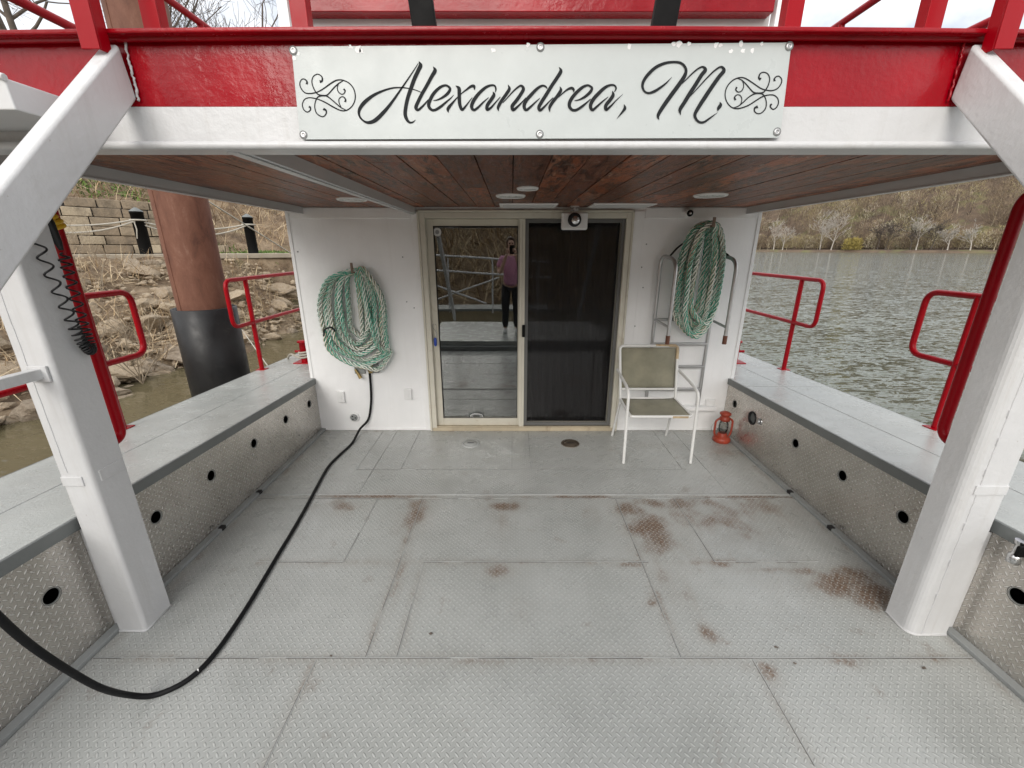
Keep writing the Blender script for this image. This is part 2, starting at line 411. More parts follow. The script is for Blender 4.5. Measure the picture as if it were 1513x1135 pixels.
def mat_glass(name, ior, tint, rough=0.0):
    m, nt, b, out = new_mat(name); g = N(nt); nt.nodes.remove(b)
    fr = g.n('ShaderNodeFresnel'); fr.inputs['IOR'].default_value = ior
    gl = g.n('ShaderNodeBsdfGlossy'); gl.inputs['Roughness'].default_value = rough
    tr = g.n('ShaderNodeBsdfTransparent'); tr.inputs['Color'].default_value = (*tint, 1)
    mx = g.n('ShaderNodeMixShader'); nt.links.new(fr.outputs[0], mx.inputs[0]); nt.links.new(tr.outputs[0], mx.inputs[1]); nt.links.new(gl.outputs[0], mx.inputs[2])
    c = g.coord()
    nt.links.new(g.bump(g.noise(c, 1.2, 2, .5), .06, .01), gl.inputs['Normal'])
    nt.links.new(mx.outputs[0], out.inputs[0]); return m
def mat_mesh(name, col, scale, hole, rough=.8):
    """woven fabric / insect screen: fine grid with see-through holes"""
    m, nt, b, out = new_mat(name); g = N(nt)
    n = g.noise(g.coord(), 5, 5, .6)
    g.put(b.inputs['Base Color'], g.ramp(n, [(.3, lerpc(col, .75)), (.7, lerpc(col, 1.2))]))
    b.inputs['Roughness'].default_value = rough
    tr = g.n('ShaderNodeBsdfTransparent'); mx = g.n('ShaderNodeMixShader'); mx.inputs[0].default_value = hole
    nt.links.new(b.outputs[0], mx.inputs[1]); nt.links.new(tr.outputs[0], mx.inputs[2]); nt.links.new(mx.outputs[0], out.inputs[0])
    return m
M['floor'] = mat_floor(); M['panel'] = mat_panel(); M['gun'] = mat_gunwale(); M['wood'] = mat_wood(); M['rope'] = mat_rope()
M['rust'] = mat_rust_steel(); M['ground'] = mat_ground(); M['rock'] = mat_rock(); M['blocks'] = mat_blocks(); M['water'] = mat_water()
M['glass'] = mat_glass('door_glass', 2.3, (.80,.84,.82)); M['glass2'] = mat_glass('fixed_glass', 1.75, (.6,.6,.6))
M['lampglass'] = mat_glass('lantern_glass', 1.5, (.85,.87,.85))
M['screen'] = mat_mesh('insect_screen', (.008,.007,.008), 600, .76)
M['sling'] = mat_mesh('olive_sling_mesh', (.27,.255,.18), 500, .28)
M['straw'] = mat_vcol('dead_reed', [(0, (.15,.095,.055)), (.5, (.42,.30,.175)), (1, (.62,.50,.33))])
M['forest'] = mat_vcol('bare_woodland', [(0, (.05,.036,.028)), (.3, (.15,.11,.075)), (.55, (.27,.20,.125)), (.8, (.33,.29,.12)), (1, (.46,.40,.31))])
M['leafy'] = mat_vcol('spring_weeds', [(0, (.05,.10,.02)), (1, (.16,.26,.05))])

# ================================================================= THE DECK
ZG = lambda Y: .672 - .032 * Y          # height of the gunwale lockers, rising towards the bow
XL, XR, XLO, XRO, YW = -1.93, 2.12, -2.67, 2.88, 3.88
def deck():
    nx, ny = 270, 330
    xs = np.linspace(XL - .12, XR + .12, nx); ys = np.linspace(.30, YW + .1, ny)
    X, Y = np.meshgrid(xs, ys)
    blobs = [(545,734,85,4,.95),(505,748,30,9,.75),(612,758,20,22,.8),(600,800,9,50,.55),(745,748,24,7,.8),(738,768,14,18,.45),(738,842,24,11,.5),(590,850,8,40,.5),
             (930,752,26,16,.75),(962,785,34,30,1.0),(1000,742,90,10,.85),(1060,762,80,26,.62),(1130,752,60,18,.6),(1062,832,20,7,.7),(1095,775,50,22,.45),
             (1240,862,58,20,1.05),(1290,880,34,24,1.15),(1190,845,28,9,.8),(1270,850,40,14,.9),(930,835,24,4,.7),(962,892,8,5,.7),(1045,935,13,15,.7),(1130,990,14,20,.85),
             (1108,984,12,8,.6),(1245,978,26,4,.6),(1010,872,10,20,.6),(980,850,12,26,.6),(700,977,60,3,.5),(860,735,90,3,.8),(1100,735,100,3,.95),(625,978,16,3,.4),
             (965,658,30,5,.25),(1065,668,16,7,.7),(1020,880,6,30,.4),(770,900,14,14,.25),(1345,973,40,3,.4),(520,978,40,3,.4),(875,757,10,14,.3),(1160,842,60,5,.45)]
    R = np.zeros_like(X)
    for (u, v, a, b_, s) in blobs:
        c = on_z(u, v, 0); rx = max(.022, abs(on_z(u + a, v, 0).x - c.x)); ry = max(.026, abs(on_z(u, v - b_, 0).y - on_z(u, v + b_, 0).y) / 2)
        d = ((X - c.x) / rx) ** 2 + ((Y - c.y) / ry) ** 2
        R = np.maximum(R, s * np.exp(-d * .9))
    rr = np.random.RandomState(3)
    nz = np.zeros_like(X)
    for j in range(ny):
        for i in range(0, nx):
            nz[j, i] = noise.fractal(Vector((X[j,i] * 7, Y[j,i] * 7, 1.3)), .8, 2.1, 5)
    for (o_, ax_, a_, b_) in [(1.397,'h',-2,2.2),(2.0,'h',-1.5,1.8),(2.66,'h',-1.9,2.1),(-.66,'v',1.4,2.7),(-.52,'v',1.4,2.0),(.77,'v',1.4,2.7),(1.19,'v',2.0,2.66),(1.075,'v',.3,1.4),(-.88,'v',.3,1.4),(XL+.07,'v',.3,3.9),(XR-.07,'v',.3,3.9),(3.84,'h',-1.9,2.1)]:
        P_, Q_ = (Y, X) if ax_ == 'h' else (X, Y)
        R = np.maximum(R, .34*np.exp(-((P_-o_)/.028)**2)*((Q_ > a_) & (Q_ < b_)))
    H_ = np.clip(np.maximum(R, 0) * (1 + .9*nz), 0, 1) ** .7
    R = np.clip((R + .34 * nz * (R > .03) - .26) * 1.45, 0, 1)
    R = np.maximum(R, np.clip(nz * 1.2 - .62, 0, .35))
    mb = MB()
    Z = np.zeros_like(X)
    mb.v = [tuple(p) for p in np.stack([X.ravel(), Y.ravel(), Z.ravel()], 1)]
    mb.f = [(j*nx+i, j*nx+i+1, (j+1)*nx+i+1, (j+1)*nx+i) for j in range(ny-1) for i in range(nx-1)]
    mb.m = [0] * len(mb.f); mb.sm = [True] * len(mb.f); mb.attr = {'rust': R.ravel().tolist(), 'halo': H_.ravel().tolist()}
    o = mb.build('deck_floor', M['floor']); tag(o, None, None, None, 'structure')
    # weld seams between the plates: a low bead with a dark gap beside it
    s = MB(); g = MB()
    def seam(x0, y0, x1, y1, w=.0022):
        dx, dy = x1 - x0, y1 - y0
        if abs(dx) > abs(dy):
            n = max(2, int(abs(dx) / .12))
            for k in range(n):
                a, b_ = x0 + dx*k/n, x0 + dx*(k+1)/n; j = RNG.uniform(-.0008, .0008)
                s.box(a, b_, y0 + w + j, y0 + 2.6*w + j, 0, .0022 + RNG.uniform(0,.0006))
            for k in range(n):
                if RNG.random() < .8: ww = w*RNG.uniform(.2,.55); g.box(x0 + dx*k/n, x0 + dx*(k+1)/n, y0 - ww, y0 + ww, -.001, .0009)
        else:
            n = max(2, int(abs(dy) / .12))
            for k in range(n):
                a, b_ = y0 + dy*k/n, y0 + dy*(k+1)/n; j = RNG.uniform(-.0008, .0008)
                s.box(x0 + w + j, x0 + 2.4*w + j, a, b_, 0, .0020 + RNG.uniform(0,.0006))
            for k in range(n):
                if RNG.random() < .72: ww = w*RNG.uniform(.15,.5); g.box(x0 - ww, x0 + ww, y0 + dy*k/n, y0 + dy*(k+1)/n, -.001, .0009)
    for sg in [(XL+.05,1.397,XR-.05,1.397),(-.66,1.40,-.66,2.70),(-.52,1.40,-.52,1.998),(-.52,2.0,.80,2.0),(.80,2.0,.735,2.0),(-.99,2.0,-.99,2.66),(-1.5,2.0,-.99,2.0),
               (1.19,2.0,1.19,2.66),(1.19,2.0,1.80,2.0),(-.88,.32,-.88,1.39),(1.075,.32,1.075,1.39),(.76,1.40,.76,2.66),(-1.16,2.72,-1.16,3.84),(-1.30,3.075,1.45,3.075),
               (-.93,3.08,-.93,3.84),(0.0,3.08,0.0,3.84),(.16,3.08,.16,3.84),(1.42,3.08,1.42,3.84),(-1.30,3.08,-1.30,3.84),(1.62,2.72,1.62,3.84),(XL+.06,2.655,XR-.06,2.655)]:
        seam(*sg)
    s.build('weld_bead', M['greylight2'], o); g.build('seam_gap', M['gap'], o)
    # the aft plate lies on the fore plate: its edge
    e = MB(); e.box(XL+.04, XR-.04, 2.70, 2.712, -.001, .005); e.build('plate_edge', M['greylight2'], o)
M['gap'] = paint('seam_gap_grime', (.085,.075,.068), .8, var=.5, bump=0, vscale=14)
deck()
# ------------------------------------------------------------------ side lockers (bulwarks)
HOLES = [3.71, 3.285, 2.825, 2.36, 1.925, 1.385, .93]
def panel_mesh(x, sgn, y0, y1, holes):
    bm = bmesh.new(); loops = []
    n = 24
    pts = [(y0, .012)] + [(y1, .012), (y1, ZG(y1) - .05), (y0, ZG(y0) - .05)]
    vs = [bm.verts.new((x, a, b)) for a, b in pts]
    edges = [bm.edges.new((vs[i], vs[(i+1) % 4])) for i in range(4)]
    for (hy, hz, r) in holes:
        cv = [bm.verts.new((x, hy + r * math.cos(2*PI*k/n), hz + r * math.sin(2*PI*k/n))) for k in range(n)]
        edges += [bm.edges.new((cv[k], cv[(k+1) % n])) for k in range(n)]
    bmesh.ops.triangle_fill(bm, edges=edges, use_beauty=True)
    bmesh.ops.recalc_face_normals(bm, faces=bm.faces)
    ret = bmesh.ops.extrude_face_region(bm, geom=list(bm.faces))
    for e in ret['geom']:
        if isinstance(e, bmesh.types.BMVert): e.co.x += sgn * .004
    bmesh.ops.recalc_face_normals(bm, faces=bm.faces)
    mb = MB(); bm.verts.index_update()
    mb.add([v.co.copy() for v in bm.verts], [tuple(v.index for v in f.verts) for f in bm.faces]); bm.free()
    return mb
def locker(side):
    left = side < 0
    xi, xo = (XL, XLO) if left else (XR, XRO)
    lab = ('grey topped locker faced with bare tread plate, on the bank side of the deck' if left else
           'grey topped locker faced with bare tread plate, on the open river side of the deck')
    r = empty('side_locker', (xi, 1.5, 0), lab, 'deck locker', 'side lockers along the deck')
    sx = side
    def wedge(mb, xa, xb, y0, y1, dz0, dz1):
        x0, x1 = min(xa, xb), max(xa, xb)
        mb.hexa([(x0,y0,ZG(y0)+dz0),(x1,y0,ZG(y0)+dz0),(x1,y1,ZG(y1)+dz0),(x0,y1,ZG(y1)+dz0),
                 (x0,y0,ZG(y0)+dz1),(x1,y0,ZG(y0)+dz1),(x1,y1,ZG(y1)+dz1),(x0,y1,ZG(y1)+dz1)])
    t = MB(); wedge(t, xi + sx * .004, xo, -.2, 9.0, -.012, 0); t.build('locker_top', M['gun'], r)
    sm = MB(); wedge(sm, xi + sx*.36, xi + sx*.366, -.2, 9.0, -.002, .0016)
    for yy in (3.6, 5.2): sm.box(min(xi + sx*.02, xo), max(xi + sx*.02, xo), yy, yy + .006, ZG(yy) - .004, ZG(yy) + .0014)
    sm.build('top_seam', M['greylight2'], r)
    tr = MB(); wedge(tr, xi - sx * .012, xi + sx * .002, -.2, YW - .002, -.058, .0015); tr.build('edge_trim', M['grey'], r, bevel=.004)
    hz = [(y, .365 if y < 3.5 else .345, .034) for y in HOLES]
    if not left: hz = [h for h in hz if abs(h[0] - 3.285) > .01] + [(3.40, .330, .062), (3.285, .345, .03)]
    p = panel_mesh(xi, sx, -.2, YW - .004, hz); p.build('side_panel', M['panel'], r)
    for (y, z, rad) in hz:
        ring = MB(); pr = [(rad - .001, -.0), (rad + .006, -.0), (rad + .006, -.003), (rad - .001, -.003)]
        if rad > .05 or rad < .033:
            ring.lathe((xi - sx * .001, y, z), [(rad*.97, sx*.03), (rad*.97, -sx*.004), (rad*.80, -sx*.006), (rad*.72, sx*.03)], 24, 'x')
            ring.build('hatch_ring', M['rubber'] if rad > .05 else M['chrome'], r)
            dsc = MB(); dsc.lathe((xi + sx*.012, y, z), [(rad*.74, 0), (rad*.74, sx*.004)], 24, 'x'); dsc.build('lens_cover', M['grey'], r)
        else:
            ring.lathe((xi - sx * .001, y, z), [(rad - .003, sx*.004), (rad + .004, -sx*.0005), (rad + .004, sx*.001)][::1], 24, 'x')
            # only the thin annulus: keep it hollow
            ring.f = [f for f in ring.f if len(f) == 4]; ring.m = ring.m[:len(ring.f)]; ring.sm = ring.sm[:len(ring.f)]
            ring.build('hole_rim', M['grey'], r)
    b = MB(); x0, x1 = min(xi + sx*.10, xo), max(xi + sx*.10, xo)
    b.box(x0, x1, -.2, YW, .0, .012); b.box(xi + sx*.20, xi + sx*.21, -.2, YW, .01, .5); b.build('locker_inside', M['bwood'], r)
    toe = MB(); toe.box(min(xi - sx*.045, xi - sx*.001), max(xi - sx*.045, xi - sx*.001), .3, YW - .003, .0, .022); toe.build('toe_strip', M['greylight'], r, bevel=.004)
    for yy in (2.70, 2.28):
        cl = MB(); cl.box(min(xi - sx*.049, xi - sx*.02), max(xi - sx*.049, xi - sx*.02), yy, yy + .035, .004, .026); cl.build('limber_hole', M['bwood'], r)
    h = MB(); h.box(min(xo, xo - sx*.03), max(xo, xo - sx*.03), -.2, 9, -1.3, ZG(9) - .014)
    h.build('hull_side', M['white'], r); h = MB(); wedge(h, xo, xo + sx * .05, -.2, 9.0, -.10, -.016); h.build('rub_rail', M['grey'], r)
locker(-1); locker(1)
# hull body under everything (never seen from the deck, closes the gap to the water)
hb = MB(); hb.box(XL - .06, XR + .06, -2.2, 9, -1.3, -.02); ho = hb.build('boat_hull', M['grey']); tag(ho, 'grey painted flat bottomed hull under the work deck of the river boat', 'hull')
# ------------------------------------------------------------------ pillars
def pillar(side):
    left = side < 0
    x_in, x_out = (-1.757, -1.895) if left else (1.888, 2.075)
    r = empty('deck_pillar', ((x_in + x_out)/2, 1.6, 0), 'thick white steel pillar with a coiled black cord hanging on it' if left else 'thick white steel pillar with a rounded corner, next to the open river', 'pillar', 'white pillars holding up the upper deck')
    p = MB(); y0, y1 = (1.535, 1.685) if left else (1.515, 1.645)
    ch = .018 if left else .042
    s = side
    # plan outline with a chamfered inner front corner, extruded
    pl = [(x_in, y1), (x_in, y0 + ch)]
    for k in range(1, 6):
        a = k / 6 * PI / 2; pl.append((x_in + s * ch * (1 - math.cos(a)), y0 + ch * (1 - math.sin(a))))
    pl += [(x_in + s*ch, y0), (x_out - s*.012, y0), (x_out, y0 + .012), (x_out, y1)]
    n = len(pl); vs = [(a, b, 0.0) for a, b in pl] + [(a, b, 2.13) for a, b in pl]
    fs = [(i, (i+1) % n, n + (i+1) % n, n + i) for i in range(n)] + [tuple(range(n)), tuple(range(n, 2*n))]
    if not left: fs = [f[::-1] for f in fs]
    p.add(vs, fs); o = p.build('column', M['white'], r)
    bm = bmesh.new(); bm.from_mesh(o.data); bmesh.ops.recalc_face_normals(bm, faces=bm.faces); bm.to_mesh(o.data); bm.free()
    # filler plate to the locker
    f = MB(); f.box(min(x_out, XL if left else XR), max(x_out, XL if left else XR), y0 + .028, y0 + .036, 0, .56); f.build('filler_plate', M['white'], r, bevel=.003)
    w = MB(); z0 = .80 if left else .77
    w.box(min(x_out + -s*.01, x_in + s*.04), max(x_out - s*.01, x_in + s*.04), y0 - .006, y0 + .002, z0, z0 + .045)
    if left: w.box(x_in - .002, x_in + .005, y0 + .03, y0 + .14, z0 + .005, z0 + .055)
    w.build('backing_strip', M['white'], r, bevel=.003)
    # weld bead at the foot and up the seam
    wb = MB()
    foot = [(a, b, .004) for a, b in pl]
    wb.tube(foot, .006, 6, closed=True)
    if not left:
        pts = [(x_in + .058 + RNG.uniform(-.0012, .0012), y0 - .001, z) for z in np.arange(.01, 2.1, .03)]
        wb.tube(pts, .0022, 6)
        for z in (.22, .41, .60, .86, 1.0, 1.12): wb.box(x_in + .052, x_in + .060, y0 - .006, y0, z, z + .03)
    else:
        pts = [(x_in - .095 + RNG.uniform(-.001, .001), y0 - .001, z) for z in np.arange(.86, 2.1, .03)]
        wb.tube(pts, .0012, 6)
    wb.build('weld', M['white'], r)
    return r
pillar(-1); pillar(1)
# ------------------------------------------------------------------ cabin front wall, door, cabin body
CZ = 2.09
DX0, DX1, DZ1 = -.80, 1.035, 2.045
r = empty('cabin_front_wall', (0, YW, 0), 'white painted cabin front wall around the sliding glass door', 'wall')
w = MB()
for x0, x1, z0, z1 in [(XL - .03, DX0, 0, 2.14), (DX1, XR + .04, 0, 2.14), (DX0, DX1, DZ1, 2.14)]:
    w.box(x0, x1, YW, YW + .09, z0, z1)
w.build('wall_sheet', M['wall'], r)
t = MB()
t.box(XL - .034, XL - .004, YW - .006, YW + .0, .55, 2.06); t.box(XR + .012, XR + .044, YW - .006, YW + .0, .5, 2.06)
t.box(DX0 - .075, DX0 - .003, YW - .010, YW, 0.0, 2.06); t.box(DX1 + .003, DX1 + .11, YW - .010, YW, 0.0, 2.06)
t.box(XL + .01, DX0 - .085, YW - .008, YW, 2.0, 2.085); t.box(DX1 + .12, XR, YW - .008, YW, 2.0, 2.085)
t.build('wall_trim', M['wall'], r, bevel=.003)
t = MB(); t.box(XL + .02, DX0 - .002, YW - .012, YW - .001, .0, .018); t.box(DX1 + .002, XR - .02, YW - .012, YW - .001, .0, .018); t.build('base_bead', M['wall'], r, bevel=.004)
t = MB()
for (u, v) in [(595,380),(601,446),(955,361),(950,425),(938,482),(612,455),(440,372),(948,395)]:
    p = on_y(u, v, YW); t.lathe((p.x, YW - .002, p.z), [(.006, .003), (.006, -.002), (.003, -.003)], 10, 'y')
t.build('screw_head', M['greylight'], r)
cb = MB()
cb.box(XL - .03, XL + .02, YW + .09, 9, 0, 2.14); cb.box(XR - .01, XR + .04, YW + .09, 9, 0, 2.14); cb.box(XL + .02, XR - .01, 8.9, 9, 0, 2.14)
ro = empty('cabin', (0, 6.4, 0), 'white deckhouse body behind the sliding glass door', 'cabin')
cb.build('cabin_shell', M['wall'], ro)
ci = MB(); ci.box(XL + .03, XR - .02, YW + .1, 8.88, .001, .012); ci.build('cabin_floor', M['plank'], ro)
ci = MB(); ci.box(XL + .021, XL + .03, YW + .1, 8.88, .012, 2.1); ci.box(XR - .02, XR - .011, YW + .1, 8.88, .012, 2.1); ci.box(XL + .03, XR - .02, 6.9, 6.95, .012, 2.1); ci.box(XL+.03, XR-.02, YW+.1, 8.8, 2.1, 2.13); ci.build('inner_lining', M['inner'], ro)
# table, curtain inside
tb = empty('table', (.5, 5.2, 0), 'small brown table standing inside the cabin behind the dark screen', 'table')
a = MB(); a.box(.15, 1.0, 4.9, 5.5, .70, .73); a.build('tabletop', M['tabletop'], tb, bevel=.005)
for x in (.2, .95):
    for y in (4.95, 5.45):
        a = MB(); a.box(x-.02, x+.02, y-.02, y+.02, .012, .70); a.build('leg', M['tabletop'], tb)
cu = MB(); pts = []
n = 120
for i in range(n + 1):
    x = .16 + (.80) * i / n; y = YW + .16 + .035 * math.sin(i * .55) + .012 * math.sin(i * 1.7)
    pts.append((x, y))
vs = [(x, y, .05) for x, y in pts] + [(x, y + .01 * math.sin(x * 20), 2.0) for x, y in pts]
cu.add(vs, [(i, i+1, n+2+i, n+1+i) for i in range(n)], 0, True)
o = cu.build('curtain', M['curtain']); tag(o, 'dark pleated curtain hanging inside behind the screened half of the door', 'curtain')
m = o.modifiers.new('S', 'SOLIDIFY'); m.thickness = .003
# sliding door
dr = empty('sliding_door', ((DX0+DX1)/2, YW, 0), 'cream framed two panel sliding glass door with dark insect screen on the right', 'door')
f = MB(); fy0, fy1 = YW - .028, YW + .085; fw = .045
f.box(DX0, DX0 + fw, fy0, fy1, 0, DZ1); f.box(DX1 - fw, DX1, fy0, fy1, 0, DZ1); f.box(DX0 + fw, DX1 - fw, fy0, fy1, DZ1 - fw, DZ1)
f.box(DX0 - .02, DX0 - .001, fy0 - .006, fy0 + .01, 0, DZ1 + .02); f.box(DX1 + .001, DX1 + .02, fy0 - .006, fy0 + .01, 0, DZ1 + .02); f.box(DX0 - .02, DX1 + .02, fy0 - .006, fy0 + .01, DZ1 + .001, DZ1 + .022)
f.build('door_frame', M['cream'], dr, bevel=.004)
f = MB(); f.box(DX0 + .001, DX1 - .001, fy0 - .004, fy1, .0, .035); f.box(DX0 + fw, DX1 - fw, fy0 - .001, fy0 + .008, .036, .048); f.build('sill', M['creamdirty'], dr, bevel=.003)
MX = .05
def frame(mb, x0, x1, z0, z1, y0, y1, wl, wr, wt, wb):
    mb.box(x0, x0 + wl, y0, y1, z0, z1); mb.box(x1 - wr, x1, y0, y1, z0, z1)
    mb.box(x0 + wl, x1 - wr, y0, y1, z1 - wt, z1); mb.box(x0 + wl, x1 - wr, y0, y1, z0, z0 + wb)
lp = MB(); frame(lp, DX0 + fw, .112, .037, DZ1 - fw - .002, YW + .030, YW + .060, .062, .062, .062, .085)
lpo = lp.build('sliding_panel', M['cream'], dr, bevel=.004)
gp = MB(); gp.box(DX0 + fw + .055, .058, YW + .044, YW + .048, .11, DZ1 - fw - .055); gp.build('pane', M['glass'], lpo)
gk = MB(); frame(gk, DX0 + fw + .060, .053, .118, DZ1 - fw - .060, YW + .026, YW + .032, .006, .006, .006, .006); gk.build('gasket', M['rubber'], lpo)
hd = MB(); p = on_y(637, 492, YW); hd.box(DX0 + fw + .022, DX0 + fw + .040, YW + .004, YW + .031, p.z - .09, p.z + .08); hd.build('handle', M['cream'], lpo, bevel=.004)
st = MB(); p = on_y(646, 343, YW + .04); st.lathe((p.x, YW + .0425, p.z), [(.036, 0), (.036, -.001)], 28, 'y'); st.build('round_sticker', M['lens'], lpo)
st = MB(); st.lathe((p.x, YW + .0412, p.z), [(.018, 0), (.018, -.001)], 20, 'y'); st.build('sticker_mark', M['greylight'], lpo)
p = on_y(704, 615, YW + .04); st = MB(); st.tube([(p.x + .062*math.cos(k*PI/16), YW + .041, p.z + .026*math.sin(k*PI/16)) for k in range(32)], .004, 6, closed=True); st.tube([(p.x + .05*math.cos(k*PI/16), YW + .041, p.z + .014*math.sin(k*PI/16)) for k in range(32)], .002, 6, closed=True); st.build('oval_sticker', M['lens'], lpo)
rp = MB(); frame(rp, .113, DX1 - fw, .037, DZ1 - fw - .002, YW + .062, YW + .084, .03, .03, .03, .03); rpo = rp.build('fixed_panel', M['cream'], dr, bevel=.003)
gp = MB(); gp.box(.13, DX1 - fw - .015, YW + .072, YW + .076, .06, DZ1 - fw - .02); gp.build('pane', M['glass2'], rpo)
sc = MB(); frame(sc, .068, .116, .037, DZ1 - fw - .002, YW - .016, YW + .014, .023, .023, .02, .02); sc.build('meeting_rail', M['cream'], dr, bevel=.003)
sc = MB(); frame(sc, .117, DX1 - fw - .002, .049, DZ1 - fw - .004, YW - .004, YW + .010, .030, .030, .030, .034)
sco = sc.build('screen_frame', paint('screen_frame_grey', (.13,.13,.125), .5, var=.1, bump=0), dr, bevel=.003)
sm_ = MB(); sm_.box(.145, DX1 - fw - .030, YW + .002, YW + .0035, .08, DZ1 - fw - .03); sm_.build('insect_screen', M['screen'], sco)
lt = MB(); p = on_y(778, 488, YW); lt.box(.094, .122, YW - .038, YW - .0165, p.z - .06, p.z + .055); lt.build('latch', M['black'], dr, bevel=.006)
# key float on the handle
kf = empty('key_float', (DX0 + fw + .032, YW - .004, on_y(637,498,YW).z), 'blue key float hanging on a wire at the edge of the sliding door', 'key float')
a = MB(); kz = on_y(637, 500, YW).z; a.lathe((DX0 + fw + .030, YW - .012, kz - .03), [(.005, -.045), (.014, -.03), (.015, .025), (.006, .04)], 14); a.build('float', M['blue'], kf)
a = MB(); a.tube([(DX0+fw+.03+.018*math.sin(k*.7), YW-.012, kz+.01+.016*k) for k in range(9)], .0022, 6); a.build('wire', M['chrome'], kf)

# ------------------------------------------------------------------ ceiling
ce = MB(); pid = []
x = -1.795; i = 0
while x < 2.02:
    x1 = min(x + .150, 2.019); jz = RNG.uniform(-.0015, .0015); cuty = RNG.uniform(1.9, 3.4) if RNG.random() < .5 else None
    segs = [(1.44, YW - .012)] if cuty is None else [(1.44, cuty), (cuty + .002, YW - .012)]
    for (a, b_) in segs:
        n0 = len(ce.v); ce.box(x + .0022, x1 - .0022, a, b_, CZ + jz, CZ + .02); pid += [RNG.random()] * (len(ce.v) - n0)
    x = x1; i += 1
    if x1 >= 2.018: break
ce.attr = {'pid': pid}
o = ce.build('ceiling', M['wood'], None, bevel=.0012, seg=1); tag(o, None, None, None, 'structure')
bk = MB(); bk.box(-1.80, 2.02, 1.43, YW, CZ + .021, CZ + .03); bk.build('ceiling_backing', M['bwood'], o)
so = empty('roof_header', (-1.81, 2.6, 2.04), 'pale grey steel header along the ceiling edge, bank side', 'roof beam', 'headers along both ceiling edges')
a = MB(); a.box(-1.812, -1.802, 1.44, YW - .008, 2.045, 2.12); a.build('web', M['soffit'], so)
a = MB(); a.box(-1.835, -1.799, 1.44, YW - .008, 2.036, 2.0445); a.build('lower_flange', M['white'], so, bevel=.002)
so = empty('roof_header', (2.03, 2.6, 2.04), 'pale grey steel header along the ceiling edge, river side', 'roof beam', 'headers along both ceiling edges')
a = MB(); a.box(2.022, 2.032, 1.44, YW - .008, 2.045, 2.12); a.build('web', M['soffit'], so)
a = MB(); a.box(2.019, 2.055, 1.44, YW - .008, 2.036, 2.0445); a.build('lower_flange', M['white'], so, bevel=.002)
so = empty('ceiling_beam', (-.86, 2.6, 2.04), 'white box beam crossing the wooden ceiling left of the door', 'roof beam')
a = MB(); a.box(-.874, -.832, 1.44, YW - .011, 2.036, CZ + .015); a.build('beam_body', M['soffit'], so, bevel=.003)
a = MB(); a.box(-.880, -.846, 1.44, YW - .011, 2.030, 2.0352); a.build('lower_flange', M['white'], so, bevel=.002)
def ceil_light(u, v, rad, label):
    p = on_z(u, v, CZ - .005); r = empty('ceiling_light', (p.x, p.y, CZ), label, 'ceiling light', 'round lights in the wooden ceiling')
    a = MB(); a.lathe((p.x, p.y, CZ), [(rad, .0), (rad, -.006), (rad*.94, -.012), (rad*.86, -.012), (rad*.85, -.008)], 36); a.build('trim_ring', M['plastic'], r)
    a = MB(); a.lathe((p.x, p.y, CZ), [(rad*.85, -.004), (rad*.85, -.0095), (rad*.6, -.0115)], 36); a.build('diffuser', M['lens'], r)
ceil_light(754.5, 290, .10, 'larger of the two round lights set close together in front of the door')
ceil_light(779.5, 278.8, .064, 'small round ceiling light set just in front of a larger one')
ceil_light(1050, 289, .107, 'round white ceiling light in front of the security camera')
ceil_light(520, 295, .107, 'round white ceiling light half hidden by the white ceiling beam')
ceil_light(1440, 214, .105, 'round white ceiling light by the front edge of the ceiling on the river side')
def vent(u0, u1, lab):
    y0, y1 = 3.50, 3.80; x0 = on_y(u0, 303, 3.66).x; x1 = on_y(u1, 303, 3.66).x
    r = empty('ceiling_vent', ((x0+x1)/2, 3.65, CZ), lab, 'vent', 'white vents over the door')
    a = MB(); a.box(x0, x1, y0, y1, CZ - .014, CZ - .001); a.build('vent_frame', M['plastic'], r, bevel=.005)
    a = MB()
    for k in range(5): a.box(x0 + .03, x1 - .03, y0 + .03 + k*.052, y0 + .055 + k*.052, CZ - .018, CZ - .0145)
    a.build('louvre', M['soffit'], r)
vent(738, 822, 'flat white vent in the ceiling, left of the floodlight'); vent(872, 962, 'flat white vent in the ceiling, right of the floodlight')

# ------------------------------------------------------------------ front beam of the upper deck
YB = 1.425
def camber(x): return .020 * (1 - ((x - .095) / 2.2) ** 2)
br = empty('deck_edge_beam', (.1, YB, 2.05), 'red over white steel beam along the edge of the upper deck behind the name board', 'beam')
nseg = 24; bx0, bx1 = -2.3, 2.5
def strip(mb, y0, y1, zf0, zf1, mi=0):
    for k in range(nseg):
        xa, xb = bx0 + (bx1-bx0)*k/nseg, bx0 + (bx1-bx0)*(k+1)/nseg
        vs = [(xa,y0,zf0(xa)),(xb,y0,zf0(xb)),(xb,y0,zf1(xb)),(xa,y0,zf1(xa)),(xa,y1,zf0(xa)),(xb,y1,zf0(xb)),(xb,y1,zf1(xb)),(xa,y1,zf1(xa))]
        fs = [(0,1,2,3),(5,4,7,6),(3,2,6,7),(1,0,4,5)]
        if k == 0: fs.append((4,0,3,7))
        if k == nseg-1: fs.append((1,5,6,2))
        mb.add(vs, fs, mi)
a = MB(); strip(a, YB, YB + .010, lambda x: 2.150, lambda x: 2.296 + camber(x)); a.build('red_web', M['red'], br)
a = MB(); strip(a, YB - .0015, YB + .010, lambda x: 2.055, lambda x: 2.149); a.build('white_web', M['white'], br)
a = MB(); strip(a, YB - .045, YB + .10, lambda x: 2.297 + camber(x), lambda x: 2.309 + camber(x)); a.build('upper_flange', M['red'], br, bevel=.003)
a = MB(); a.tube([(x_, YB - .014, 2.298 + camber(x_)) for x_ in np.linspace(bx0, bx1, 30)], .010, 8); a.build('flange_lip', M['red'], br)
